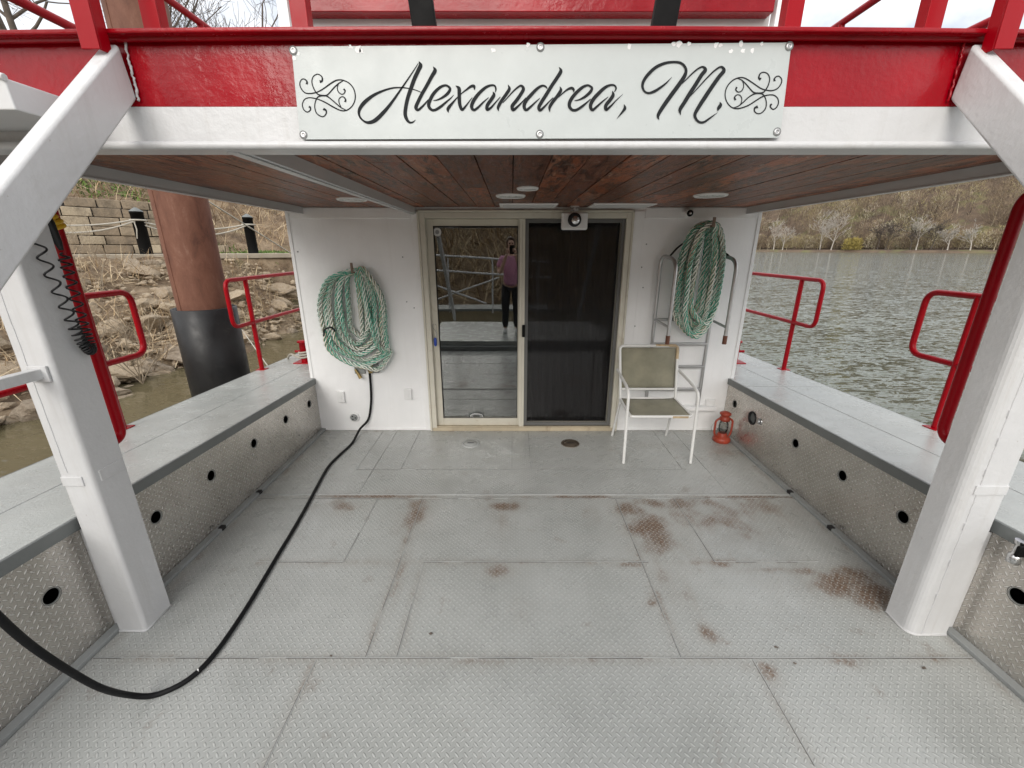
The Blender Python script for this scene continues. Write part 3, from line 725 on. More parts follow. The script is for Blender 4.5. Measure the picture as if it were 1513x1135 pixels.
a = MB(); a.tube([(x_, YB - .012, 2.0455) for x_ in (bx0, bx1)], .0115, 14); a.box(bx0, bx1, YB - .012, YB + .06, 2.034, 2.042); a.build('lower_lip', M['white'], br)
ud = empty('upper_deck', (.1, 5, 2.3), 'red edged steel upper deck forming the roof above the work deck', 'deck')
a = MB(); a.box(-1.84, 2.06, YB + .012, 9.0, CZ + .032, 2.29); a.box(-2.25, 2.45, YB + .10, 9.1, 2.29, 2.303); a.build('deck_plate', M['grey'], ud)
for xx in (-2.28, 2.455): a = MB(); a.box(xx, xx + .025, YB + .10, 9.1, 2.16, 2.303); a.build('edge_band', M['red'], ud)
# upper cabin
uc = empty('upper_cabin', (.1, 4.5, 2.3), 'white upper deckhouse with a red band standing above the name board', 'cabin')
a = MB(); a.box(-1.05, 1.24, 2.45, 7, 2.303, 4.4); a.build('wall_body', M['wall'], uc)
for xx in (-1.10, 1.242): a = MB(); a.box(xx, xx + .048, 2.40, 2.448, 2.303, 4.4); a.build('corner_post', M['wall'], uc)
a = MB(); a.box(-1.0, 1.22, 2.38, 2.448, 2.80, 2.95); a.build('red_band', M['red'], uc, bevel=.004)
a = MB(); a.box(-1.2, 1.4, 2.2, 7.1, 4.4, 4.5); a.build('roof', M['white'], uc)
for k, xx in enumerate((-.5, .69)):
    a = MB(); a.box(xx - .3, xx + .3, 2.44, 2.4495, 3.3, 3.95); a.build('window', M['glass2'], uc)
for (xb, xt, lab) in [(-.252, -.345, 'black flat post on the upper deck, left of the middle of the name board'), (.443, .535, 'black flat post on the upper deck, right of the middle of the name board')]:
    a = MB(); y0 = 1.50
    a.hexa([(xb-.036,y0,2.303),(xb+.036,y0,2.303),(xb+.036,y0+.03,2.303),(xb-.036,y0+.03,2.303),(xt-.036,y0,3.1),(xt+.036,y0,3.1),(xt+.036,y0+.03,3.1),(xt-.036,y0+.03,3.1)])
    o = a.build('black_post', M['black'], None, bevel=.004); tag(o, lab, 'post', 'black posts on the upper deck')
# red upper railings
def rail_post(x, y, z0, z1, w, lab, name='railing_post'):
    a = MB(); a.box(x - w/2, x + w/2, y, y + .006, z0, z1); a.box(x + (w/2 - .006 if x < 0 else -w/2), x + (w/2 if x < 0 else -w/2 + .006), y + .006, y + w*.8, z0, z1)
    o = a.build(name, M['redrail'], None, bevel=.0015); tag(o, lab, 'railing post', 'red angle iron posts of the upper deck'); return o
rail_post(-.615, 1.47, 2.305, 3.25, .048, 'red angle post on the upper deck over the left end of the name board')
rail_post(.815, 1.47, 2.305, 3.25, .048, 'red angle post on the upper deck over the right end of the name board')
rail_post(-1.06, 1.49, 2.303, 3.25, .050, 'red angle post on the upper deck between the left brace and the name board')
rail_post(1.24, 1.49, 2.303, 3.25, .050, 'red angle post on the upper deck between the name board and the right brace')
rail_post(-1.135, 1.345, 2.262, 3.25, .050, 'red angle post welded on the top end of the left white brace')
rail_post(1.325, 1.345, 2.262, 3.25, .050, 'red angle post welded on the top end of the right white brace')
for (xs, lab) in [(-2.06, 'red railing along the bank side of the upper deck'), (2.18, 'red railing along the river side of the upper deck')]:
    r = empty('upper_railing', (xs, 4.5, 2.3), lab, 'railing', 'railings of the upper deck')
    a = MB(); a.tube([(xs, 1.55, 3.17), (xs, 9, 3.17)], .022, 10); a.build('top_rail', M['redrail'], r)
    a = MB(); a.tube([(xs, 1.55, 2.735), (xs, 9, 2.735)], .020, 10); a.build('middle_rail', M['redrail'], r)
    for yy in (1.6, 3.35, 5.1, 6.9, 8.8):
        a = MB(); a.tube([(xs, yy, 2.30), (xs, yy, 3.17)], .020, 10); a.build('post', M['redrail'], r)
# ------------------------------------------------------------------ braces
def brace(side):
    xi, xo = (-1.10, -1.150) if side < 0 else (1.285, 1.335)
    y1, y0 = YB - .002, -.35
    zt = lambda y: 2.296 + (y - 1.408); zb = lambda y: 2.20 + (y - 1.45) - .006
    a = MB(); x0, x1 = min(xi, xo), max(xi, xo)
    a.hexa([(x0,y0,zb(y0)),(x1,y0,zb(y0)),(x1,y1,zb(y1)),(x0,y1,zb(y1)),(x0,y0,zt(y0)),(x1,y0,zt(y0)),(x1,y1-.02,zt(y1)-.015),(x0,y1-.02,zt(y1)-.015)])
    r = empty('diagonal_brace', ((xi+xo)/2, y1, 2.2), 'white box section brace sloping down from the beam left of the name board' if side < 0 else 'white box section brace sloping down from the beam right of the name board', 'brace', 'diagonal white braces')
    a.build('brace_tube', M['white'], r, bevel=.009, seg=3)
    wb = MB()
    n = 26
    zz0, zz1 = zb(y1) - .004, zt(y1) + .0
    pts = [((xi if True else xo) + (-side)*.004 + RNG.uniform(-.002,.002), YB - .006 + RNG.uniform(-.002,.002), zz0 + (zz1-zz0)*k/n) for k in range(n+1)]
    wb.tube(pts, .006, 6, radii=[RNG.uniform(.0025,.0042) for _ in pts]); wb.build('weld', M['white' if side < 0 else 'red'], r)
brace(-1); brace(1)
# ------------------------------------------------------------------ name board
SY = YB - .016
sg = empty('name_board', (.08, SY, 2.05), 'white boat name board with dark script lettering and scroll ornaments', 'sign')
cor = [on_y(443.5, 206, SY), on_y(1152.5, 203.5, SY), on_y(1169.5, 63, SY), on_y(430.5, 69, SY)]
a = MB(); pts = []
for i in range(4):
    p0, p1, p2 = cor[i-1], cor[i], cor[(i+1) % 4]; k = .012
    A, B_ = p1 + (p0-p1).normalized()*k, p1 + (p2-p1).normalized()*k
    for j in range(5):
        t = j/4; pts.append(A*(1-t)**2 + p1*(2*t*(1-t)) + B_*t*t)
n = len(pts); vs = [(p.x, SY, p.z) for p in pts] + [(p.x, SY + .006, p.z) for p in pts]
a.add(vs, [tuple(range(n)), tuple(range(n, 2*n))[::-1]] + [((i+1) % n, i, n+i, n+(i+1) % n) for i in range(n)]); a.build('board', M['sign'], sg)
STROKES = {
'ornament': [((430,90),11.35,[
 [(262,392,40),(268,350,26),(235,312,20),(190,305,18),(155,345,18),(148,410,18),(180,480,18),(235,535,20),(310,548,22),(400,535,22),(470,510,22),(560,455,24),(650,390,26),(740,335,26),(820,318,22),(900,335,20),(980,380,20),(1045,460,20),(1075,560,20),(1070,660,20),(1030,750,20),(960,815,22),(880,838,22),(800,820,22),(700,770,24),(580,700,22),(470,650,20),(380,625,20),(300,618,18),(235,640,18),(200,690,18),(190,750,18),(215,820,18),(270,858,20),(320,830,22),(325,785,26),(300,765,36)],
 [(480,350,50),(520,335,34),(520,275,22),(480,235,20),(430,225,18),(375,260,18),(350,330,18),(360,410,18),(400,500,20),(450,560,22),(530,582,28),(600,575,24),(650,530,22),(720,450,24),(790,385,22),(870,335,14)],
 [(540,805,44),(585,830,30),(590,880,22),(550,930,20),(500,930,20),(430,880,18),(400,800,18),(400,720,18),(425,640,20),(460,600,22),(530,582,28),(600,592,24),(680,650,20),(760,720,20),(840,785,20),(920,825,14)],
 [(880,470,30),(905,500,24),(890,545,18),(845,558,18),(795,520,18),(775,450,16),(795,390,16)],
 [(905,690,36),(915,650,26),(880,605,18),(840,605,16),(805,640,16),(805,700,16),(835,770,16)]]),
 ((1065,85),10.318,[
 [(825,360,36),(815,330,24),(850,290,18),(895,290,18),(930,340,18),(915,410,18),(860,475,18),(780,505,20),(690,497,20),(610,470,20),(520,410,20),(430,350,22),(350,310,20),(270,310,20),(190,345,20),(120,410,18),(75,500,18),(68,600,18),(100,690,18),(160,755,20),(240,780,22),(330,765,20),(430,725,20),(540,655,20),(640,595,20),(730,572,18),(810,575,18),(865,620,18),(880,690,18),(850,760,18),(800,790,18),(760,760,22),(760,725,26),(780,712,28)],
 [(610,335,50),(580,310,28),(600,250,20),(650,225,18),(710,245,18),(745,310,18),(735,390,18),(700,470,20),(650,530,22),(570,545,26),(500,530,22),(440,470,20),(380,400,20),(320,345,18),(260,320,12)],
 [(565,750,44),(520,770,28),(515,820,20),(560,855,18),(620,845,18),(680,780,18),(695,700,18),(680,620,18),(640,560,22),(570,545,26),(500,560,22),(420,610,18),(340,685,18),(270,740,18),(200,765,12)],
 [(245,450,28),(230,490,22),(260,525,18),(310,515,16),(345,460,16),(345,400,14),(325,350,12)],
 [(225,650,34),(210,610,24),(245,570,16),(290,575,16),(320,620,16),(315,680,14),(290,725,12)]])],
'lettering': [((520,85),10.318,[
 [(1080,548,8),(1030,520,12),(950,490,14),(850,468,16),(740,458,20),(620,465,24),(480,505,32),(330,575,46),(200,675,60),(125,770,52),(105,850,36),(130,920,28),(190,975,30),(260,992,48),(350,960,62),(450,870,60),(560,745,48),(660,610,36),(760,465,28),(860,320,22),(950,185,16),(1010,90,10)],
 [(1020,58,6),(1045,120,60),(1010,200,62),(950,330,62),(900,470,60),(850,620,58),(820,760,56),(812,870,56),(840,950,46),(880,990,34),(930,985,24),(970,950,5)]]),
 ((600,85),10.318,[
 [(413,138,5),(440,200,58),(390,290,56),(320,420,54),(240,560,54),(180,680,54),(150,760,54),(180,800,40),(240,755,34),(300,690,24),(340,640,12)],
 [(415,655,10),(480,645,22),(570,600,38),(640,540,46),(670,480,40),(640,440,34),(590,425,34),(510,460,44),(420,550,52),(360,660,54),(345,740,50),(385,795,40),(440,800,40),(520,755,42),(610,680,30),(680,620,18),(728,570,5)],
 [(755,430,8),(805,470,52),(810,560,54),(812,650,54),(822,730,50),(855,795,42),(910,740,28),(970,660,16),(1010,610,10)],
 [(1045,495,8),(1035,440,46),(990,440,40),(920,490,26),(850,545,16),(780,610,16),(710,690,34),(640,780,50),(645,840,6)]]),
 ((690,85),10.318,[
 [(430,530,10),(440,480,26),(420,430,28),(360,425,34),(280,460,44),(180,550,52),(100,660,56),(70,750,52),(105,800,40),(170,760,36),(250,680,24),(330,610,10)],
 [(395,520,6),(410,570,50),(370,640,54),(310,730,54),(310,795,44),(370,760,32),(430,690,22),(510,600,12)],
 [(625,415,6),(645,480,46),(590,570,50),(520,670,50),(475,760,44),(482,818,6)],
 [(545,690,10),(620,610,16),(700,520,22),(780,450,28),(830,430,34),(860,480,50),(820,560,52),(750,660,54),(690,740,54),(705,800,44),(770,750,34),(840,680,20),(900,610,10)]]),
 ((770,85),10.318,[
 [(400,475,12),(370,440,28),(320,430,32),(250,470,44),(160,560,52),(75,660,54),(45,740,52),(75,800,42),(140,755,34),(220,680,22),(285,620,10)],
 [(577,145,5),(605,210,52),(540,320,54),(460,440,54),(380,570,54),(310,680,54),(270,760,52),(290,805,42),(350,755,32),(420,680,20),(490,610,12)],
 [(590,442,6),(605,500,46),(550,590,50),(480,680,50),(435,760,44),(437,832,6)],
 [(565,610,10),(640,540,18),(710,485,30),(770,465,40),(800,490,36),(800,532,5)],
 [(815,655,10),(880,645,22),(970,600,38),(1050,530,46),(1080,470,38),(1050,435,32),(1000,425,34),(920,465,46),(820,560,52),(750,660,54),(735,740,50),(775,795,42),(840,800,40),(930,745,38),(1020,670,20),(1060,630,12)]]),
 ((840,85),10.318,[
 [(700,525,10),(725,470,26),(700,425,28),(640,420,32),(560,455,46),(460,545,54),(370,650,56),(335,740,52),(365,800,42),(430,750,34),(520,670,24),(605,600,10)],
 [(668,508,6),(680,570,50),(640,640,54),(570,730,54),(575,795,44),(640,745,30),(730,650,16),(828,560,4)],
 [(846,712,4),(860,770,46),(830,820,34),(790,870,22),(735,935,3)]]),
 ((940,80),9.871,[
 [(520,335,4),(440,420,22),(350,490,34),(260,545,40),(180,567,32),(120,540,30),(92,470,38),(110,390,44),(180,290,48),(290,190,46),(420,132,40),(540,115,34),(640,125,36),(700,170,38),(728,240,42),(700,330,56),(620,450,60),(510,600,60),(410,740,58),(340,850,52),(318,910,40),(335,958,5)],
 [(670,430,10),(740,360,16),(820,280,20),(900,215,24),(970,185,28),(1010,230,52),(950,310,56),(870,440,56),(780,580,58),(700,710,56),(640,810,50),(650,888,5)],
 [(745,665,6),(830,570,12),(930,460,16),(1040,340,20),(1150,235,24),(1240,185,30),(1280,240,52),(1210,330,56),(1110,470,58),(1010,620,60),(920,760,56),(860,870,48),(870,940,40),(920,990,34),(990,990,32),(1080,930,24),(1190,850,3)],
 [(1220,698,6),(1232,740,46),(1200,790,44),(1190,830,5)]])]}
lay = 0
for nm, sets in STROKES.items():
    a = MB()
    for (org, sc_, strokes) in sets:
        if nm == 'ornament' and a.v: a.build(nm, M['ink'], sg); a = MB()
        for st in strokes:
            P = catmull([(x_, y_, w_) for x_, y_, w_ in st], 7)
            lay += 1; Yq = SY - .0006 - .00004 * lay
            L, R_ = [], []
            for i, p in enumerate(P):
                q = P[min(i+1, len(P)-1)] - P[max(i-1, 0)]; d = math.hypot(q.x, q.y) or 1; nx_, ny_ = -q.y/d, q.x/d; hw = max(p.z, 2) / 2
                for lst, s_ in ((L, 1), (R_, -1)):
                    lst.append(on_y(org[0] + (p.x + s_*nx_*hw) / sc_, org[1] + (p.y + s_*ny_*hw) / sc_, Yq))
            n = len(P)
            a.add(L + R_, [(i, i+1, n+i+1, n+i) for i in range(n-1)])
    a.build(nm, M['ink'], sg)
for (u, v) in [(433.5,75),(798.5,70),(1166,68.5),(448.5,199.5),(797.5,198.5),(1148,195)]:
    p = on_y(u, v, SY); a = MB(); a.lathe((p.x, SY, p.z), [(.0095, 0), (.0095, -.0015), (.0075, -.0028), (.0035, -.0032), (.003, -.0018)], 16, 'y'); a.build('screw', M['alu'], sg)
    b_ = MB(); b_.lathe((p.x, SY - .0006, p.z), [(.0118, 0.0005), (.0118, -.0002)], 16, 'y'); b_.build('screw_washer', M['grey'], sg)
for (u, v, s) in [(529,72,5),(533,76,4),(518,70,3),(728,74,4),(437,78,5),(930,69,4),(1003,64.5,5),(1018,65,3),(1058,66,4),(1064,67,3),(1080,76,3),(1098,75,3.5),(1112,74.5,3.5),(1125,64.5,3),(1095,65,4),(995,65,4),(780,67,3),(435,86,3)]:
    p = on_y(u, v, SY); k = 9; rr = s / 500 * .9
    pts = [(p.x + rr*RNG.uniform(.5,1.5)*math.cos(2*PI*j/k), SY - .0004, p.z + rr*RNG.uniform(.4,1.3)*math.sin(2*PI*j/k)) for j in range(k)]
    a = MB(); a.add(pts, [tuple(range(k))[::-1]]); a.build('paint_chip', M['chip'], sg)

# ------------------------------------------------------------------ grey fairing on the beam, upper left
a = MB(); y0, y1 = 1.22, YB - .003
pr = [(-2.2, 2.085), (-1.26, 2.085), (-1.265, 2.155), (-1.40, 2.195), (-1.52, 2.20), (-2.2, 2.20)]
n = len(pr); a.add([(x_, y0, z_) for x_, z_ in pr] + [(x_, y1, z_) for x_, z_ in pr], [tuple(range(n)), tuple(range(n, 2*n))[::-1]] + [((i+1) % n, i, n+i, n+(i+1) % n) for i in range(n)])
fr_ = empty('beam_fairing', (-1.7, 1.4, 2.1), 'grey folded metal box bolted on the beam behind the left brace', 'metal box')
o = a.build('box_body', M['soffit'], fr_, bevel=.004)
bm = bmesh.new(); bm.from_mesh(o.data); bmesh.ops.recalc_face_normals(bm, faces=bm.faces); bm.to_mesh(o.data); bm.free()
a = MB(); a.tube([(-2.2, y0-.002, 2.20), (-1.52, y0-.002, 2.20), (-1.40, y0-.002, 2.194), (-1.26, y0-.002, 2.155)], .008, 8); a.build('folded_edge', M['white'], fr_)

# ------------------------------------------------------------------ red guard loops on the pillars, side rails, mooring posts
def guard(side):
    x = -1.848 if side < 0 else 2.03; y = 1.79
    r = empty('red_guard_pipe', (x, y, .86), 'thick red pipe guard behind the left white pillar, with a yellow strap on top' if side < 0 else 'thick red pipe guard behind the right white pillar', 'guard pipe', 'red guard pipes behind the pillars')
    a = MB(); yb = 1.69 if side < 0 else 1.65
    a.tube(fillet([(x, yb, .90), (x, y + .01, .90), (x, y + .01, 1.965), (x, yb, 1.965)], .10, 8), .022, 16); a.build('pipe', M['redrail'], r)
guard(-1); guard(1)
def rails(side):
    x = -2.645 if side < 0 else 2.875
    for fore in (True, False):
        z1, z0 = 1.47, 1.035
        if fore: ye, yf, posts = 2.93, -.6, [2.60, .9]
        else: ye, yf, posts = 3.93, 9.0, [4.24, 6.4, 8.7]
        where = 'bank' if side < 0 else 'river'
        lab = f'red tube railing with rounded end, forward part on the {where} side' if fore else f'red tube railing with rounded end beside the cabin on the {where} side'
        r = empty('side_railing', (x, posts[0], ZG(posts[0])), lab, 'railing', 'red tube railings along the gunwales')
        a = MB(); a.tube(fillet([(x, yf, z1), (x, ye, z1), (x, ye, z0), (x, yf, z0)], .085, 8), .0195, 12); a.build('rail_loop', M['redrail'], r)
        for yy in posts:
            a = MB(); a.tube([(x + .0, yy, ZG(yy)), (x, yy, z1)], .021, 12); po = a.build('post', M['redrail'], r)
            a = MB(); a.box(x - .045, x + .045, yy - .045, yy + .045, ZG(yy) - .002, ZG(yy) + .006); a.build('base_plate', M['redrail'], po, bevel=.002)
rails(-1); rails(1)
for (x, lab) in [(-2.33, 'red mooring bitt with a rope around it beside the cabin, bank side'), (2.50, 'red mooring bitt beside the cabin, river side')]:
    y = 4.55; z = ZG(y); r = empty('mooring_bitt', (x, y, z), lab, 'mooring post', 'red mooring bitts')
    a = MB(); a.box(x - .11, x + .11, y - .07, y + .25, z, z + .012); a.build('base_plate', M['redrail'], r, bevel=.003)
    for yy in (y, y + .18):
        a = MB(); a.lathe((x, yy, z), [(.042, .012), (.042, .23), (.058, .235), (.058, .25), (.03, .256)], 20); a.build('bollard_post', M['redrail'], r)
    a = MB(); a.tube([(x - .10, y, z + .13), (x + .10, y, z + .13)], .014, 10); a.build('cross_pin', M['redrail'], r)
ml = MB(); z = ZG(4.55)
ml.tube([(-2.33 + .056*math.cos(k*.5), 4.55 + .056*math.sin(k*.5), z + .05 + k*.0022) for k in range(40)], .011, 8)
ml.tube(catmull([(-2.38, 4.53, z+.06), (-2.6, 4.7, z+.03), (-3.2, 5.6, -.1), (-4.5, 7.5, -.45), (-7.2, 11.0, -.3)], 10), .011, 8)
tag(ml.build('mooring_rope', M['ropewhite']), 'thin worn mooring rope running from the red bitt down towards the bank', 'rope')

# ------------------------------------------------------------------ white bar on left pillar
r = empty('hand_bar', (-1.81, 1.5, 1.29), 'flat white bar reaching forward from the face of the left pillar', 'bar')
a = MB(); a.box(-1.835, -1.795, -.3, 1.534, 1.275, 1.315); a.build('bar', M['white'], r, bevel=.004)
a = MB(); a.box(-1.85, -1.775, 1.524, 1.534, 1.262, 1.325); a.build('mount_plate', M['white'], r, bevel=.003)

# ------------------------------------------------------------------ microphone with coiled cord, yellow strap
mc = empty('handheld_microphone', (-1.755, 1.70, 1.80), 'black handheld microphone with long coiled cord hanging by the left pillar', 'microphone')
a = MB(); A, B_ = Vector((-1.772, 1.70, 1.885)), Vector((-1.752, 1.700, 1.745))
a.tube([A, A.lerp(B_, .3), A.lerp(B_, .8), B_], .014, 12, radii=[.012, .017, .013, .007]); a.build('mic_body', M['rubber'], mc)
path = catmull([(-1.735,1.66,2.02), (-1.725,1.60,1.86), (-1.722,1.60,1.70), (-1.717,1.612,1.54), (-1.714,1.625,1.42), (-1.712,1.645,1.362), (-1.722,1.665,1.372), (-1.735,1.675,1.44), (-1.742,1.685,1.55), (-1.748,1.695,1.66), (-1.751,1.70,1.735)], 75)
turns = 0; pts = []
for i, p in enumerate(path):
    z = p.z; tight = 1.0 if z > 1.5 else 1.0 + (1.5 - z) * 9
    turns += .225 * tight
    T = (path[min(i+1, len(path)-1)] - path[max(i-1, 0)]).normalized(); nn = T.cross(Vector((1,0,0))).normalized(); b2 = T.cross(nn)
    rr = .018 * min(1, i / 12, (len(path)-1-i) / 12)
    pts.append(p + nn * (rr * math.cos(turns)) + b2 * (rr * .8 * math.sin(turns)))
a = MB(); a.tube(pts, .0036, 7); a.build('coiled_cord', M['rubber'], mc)
ys = empty('yellow_strap', (-1.81, 1.79, 1.95), 'yellow strap bundle tied around the top of the left red guard pipe', 'strap')
a = MB()
for k in range(5):
    z = 1.835 + k * .016; a.tube([(-1.848 + (.030+.006*(k%2))*math.cos(t*PI/8), 1.79 + .030*math.sin(t*PI/8) - .01*k, z + .006*math.sin(t*PI/4)) for t in range(16)], .010, 8, closed=True)
a.build('strap_wrap', M['yellow'], ys)
a = MB(); a.tube(catmull([(-1.81, 1.75, 1.87), (-1.79, 1.735, 1.85), (-1.80, 1.74, 1.80)], 6), .009, 8); a.build('strap_tail', M['yellow'], ys)

# ------------------------------------------------------------------ ropes
def rope_mesh(path, R, pitch):
    """three twisted strands; yarn attribute gives coloured yarns inside each strand"""
    pts = [Vector(p) for p in path]
    # resample evenly
    L = [0]
    for i in range(1, len(pts)): L.append(L[-1] + (pts[i]-pts[i-1]).length)
    tot = L[-1]; step = .0085; n = int(tot / step); res = []; j = 0
    for i in range(n + 1):
        s = tot * i / n
        while j < len(L) - 2 and L[j+1] < s: j += 1
        t = (s - L[j]) / max(1e-9, L[j+1] - L[j]); res.append(pts[j].lerp(pts[j+1], min(1, max(0, t))))
    T = [(res[min(i+1, n)] - res[max(i-1, 0)]).normalized() for i in range(n+1)]
    nrm = T[0].cross(Vector((.1,1,.2))).normalized(); frames = []
    for i in range(n+1):
        nrm = (nrm - T[i]*nrm.dot(T[i])).normalized(); frames.append((nrm.copy(), T[i].cross(nrm)))
    mb = MB(); yarn = []; K = 8; rs = R * .50; ro = R * .53
    for st in range(3):
        vs = []
        for i in range(n+1):
            ph = 2*PI*(i*step/pitch) + st*2*PI/3; nn, bb = frames[i]
            c = res[i] + nn*(ro*math.cos(ph)) + bb*(ro*math.sin(ph))
            for k in range(K):
                a_ = 2*PI*k/K + ph*1.0
                vs.append(c + nn*(rs*math.cos(a_)) + bb*(rs*math.sin(a_)))
                yarn.append(((k / K) + i*step/pitch*.9 + st*.37) % 1.0)
        fs = [(i*K+k, i*K+(k+1)%K, (i+1)*K+(k+1)%K, (i+1)*K+k) for i in range(n) for k in range(K)]
        mb.add(vs, fs, 0, True)
        mb.add([vs[k] for k in range(K)], [tuple(range(K))[::-1]]); yarn += [.4]*K
        mb.add([vs[n*K+k] for k in range(K)], [tuple(range(K))]); yarn += [.4]*K
    mb.attr = {'yarn': yarn}
    return mb
def coil_path(top, loops, ywall, seed):
    rg = random.Random(seed); P = []
    for (xl, xr, zb, dy, wt) in loops:
        zt = top.z - rg.uniform(0, .03); h = zt - zb; xm = (xl+xr)/2
        j = lambda s=.008: rg.uniform(-s, s)
        y = ywall - dy
        P += [(top.x - wt*.45, y, zt - .02), (xl*.72+top.x*.28, y + j(), zt - .10*h + j()), (xl + j(.012), y + j(), zt - .34*h), (xl + j(.012), y+j(), zt - .62*h), (xl*.9+xm*.1, y + j(), zt - .84*h),
              (xl*.45+xr*.55 + j(.03), y + j(), zb + j()), (xr*.92+xm*.08, y + j(), zt - .86*h), (xr + j(.012), y+j(), zt - .60*h), (xr + j(.010), y+j(), zt - .32*h), (xr*.68+top.x*.32, y+j(), zt - .10*h + j()), (top.x + wt*.45, y, zt - .015)]
    return P
tp = on_y(523, 396, YW - .06)
lx = lambda u, v=470: on_y(u, v, YW - .05).x
loops = [(lx(515), lx(534), .96, .035, .03), (lx(507), lx(541), .905, .05, .05), (lx(499), lx(549), .85, .035, .07), (lx(491), lx(556), .80, .055, .085), (lx(483), lx(563), .745, .04, .10), (lx(478), lx(568), .69, .06, .11)]
P = coil_path(tp, loops, YW, 5)
p = on_y(556, 505, YW - .08); q = on_y(575, 525, YW - .06); q2 = on_y(560, 545, YW - .06); q3 = on_y(541, 543, YW - .07)
P += [p, (q.x, q.y, q.z + .05), q, q2, q3, (q3.x - .10, YW - .06, q3.z + .02)]
RW = .105
rp1 = empty('rope_coil', (tp.x, YW - .05, tp.z), 'coil of thick teal and white rope hung on the wall left of the door', 'rope', 'coiled ropes hung on the cabin wall')
rope_mesh(catmull(P, 10), .0245, .14).build('rope', M['rope'], rp1)
a = MB(); p = on_y(482, 487, YW - .10); a.tube(catmull([(p.x - .03, p.y, p.z - .06), (p.x - .01, p.y - .01, p.z), (p.x + .05, p.y, p.z + .02), (p.x + .07, p.y + .02, p.z - .02)], 5), .008, 7); a.build('black_tie', M['rubber'], rp1)
a = MB(); a.box(tp.x - .012, tp.x + .010, YW - .11, YW - .001, tp.z - .045, tp.z - .030); a.box(tp.x - .012, tp.x + .010, YW - .115, YW - .105, tp.z - .045, tp.z + .045)
tag(a.build('rope_hook', paint('hook_steel', (.22,.16,.12), .6, metal=.4, bump=.3), None, bevel=.003), 'rusty flat hook holding the coil of rope left of the door', 'hook', 'hooks holding rope coils')
tp2 = on_y(1047, 326, YW - .16)
lx = lambda u, v=410: on_y(u, v, YW - .16).x
loops = [(lx(1026), lx(1037), 1.18, .15, .05), (lx(1018), lx(1043), 1.10, .17, .06), (lx(1011), lx(1050), 1.06, .15, .08), (lx(1006), lx(1056), 1.02, .18, .09), (lx(1022), lx(1061), 1.12, .205, .10), (lx(1014), lx(1046), 1.04, .22, .07), (lx(1003), lx(1062), 1.0, .16, .10)]
P = coil_path(tp2, loops, YW, 9)
rp2 = empty('rope_coil', (tp2.x, YW - .16, tp2.z), 'coil of thick green and white rope hanging over the aluminium ladder', 'rope', 'coiled ropes hung on the cabin wall')
rope_mesh(catmull(P, 10), .0235, .14).build('rope', M['rope'], rp2)
a = MB(); a.box(tp2.x - .012, tp2.x + .012, YW - .26, YW - .001, tp2.z - .055, tp2.z - .040); a.box(tp2.x - .012, tp2.x + .012, YW - .268, YW - .258, tp2.z - .055, tp2.z + .02)
tag(a.build('rope_hook', bpy.data.materials['hook_steel'], None, bevel=.003), 'steel hook holding the coil of rope above the ladder', 'hook', 'hooks holding rope coils')

# ------------------------------------------------------------------ ladder
XLd0, XLd1 = 1.315, 1.83
ld = empty('boarding_ladder', ((XLd0+XLd1)/2, YW - .05, .2), 'aluminium boarding ladder with curved hand grips hung on the wall behind the chair', 'ladder')
for (x, xf) in ((XLd0, XLd0 + .045), (XLd1, XLd1 + .03)):
    a = MB(); a.tube(fillet([(x, YW - .045, .25), (x, YW - .045, 1.70), (xf, YW - .30, 1.66), (xf, YW - .30, 1.03)], .10, 8), .016, 12); so_ = a.build('side_tube', M['alu'], ld)
    a = MB(); a.tube([(xf, YW - .30, 1.03), (xf, YW - .30, .955)], .0185, 12); a.build('worn_tube_end', M['rust'], so_)
    a = MB(); a.tube([(x, YW - .045, 1.13), (xf, YW - .30, 1.10)], .012, 10); a.build('spacer', M['alu'], so_)
for z in (.45, .68, .90, 1.13):
    a = MB(); a.box(XLd0, XLd1, YW - .065, YW - .025, z - .012, z + .012); a.build('rung', M['alu'], ld, bevel=.004)
a = MB(); a.tube(catmull([(XLd0 + .03, YW - .17, 1.69), (XLd0 + .12, YW - .12, 1.77), (tp2.x - .06, YW - .09, 1.86)], 6), .008, 8); a.tube(catmull([(XLd1 + .02, YW - .17, 1.69), (XLd1 - .07, YW - .12, 1.77), (tp2.x + .05, YW - .09, 1.86)], 6), .008, 8)
a.build('hanging_strap', M['rubber'], ld)
# little white shelf with socket
p0, p1 = on_y(996, 603, YW - .04), on_y(1057, 603, YW - .04)
r = empty('wall_shelf', ((p0.x+p1.x)/2, YW, p0.z), 'short white shelf on the wall at the foot of the ladder', 'shelf')
a = MB(); a.box(p0.x, p1.x, YW - .075, YW - .001, p0.z - .018, p0.z + .020); a.build('shelf_board', M['wall'], r, bevel=.004)
p = on_y(1048, 595, YW); r = empty('wall_socket', (p.x, YW, p.z), 'white covered wall socket just above the shelf behind the chair', 'socket')
a = MB(); a.box(p.x - .045, p.x + .045, YW - .03, YW - .001, p.z - .025, p.z + .04); a.build('cover', M['plastic'], r, bevel=.005)
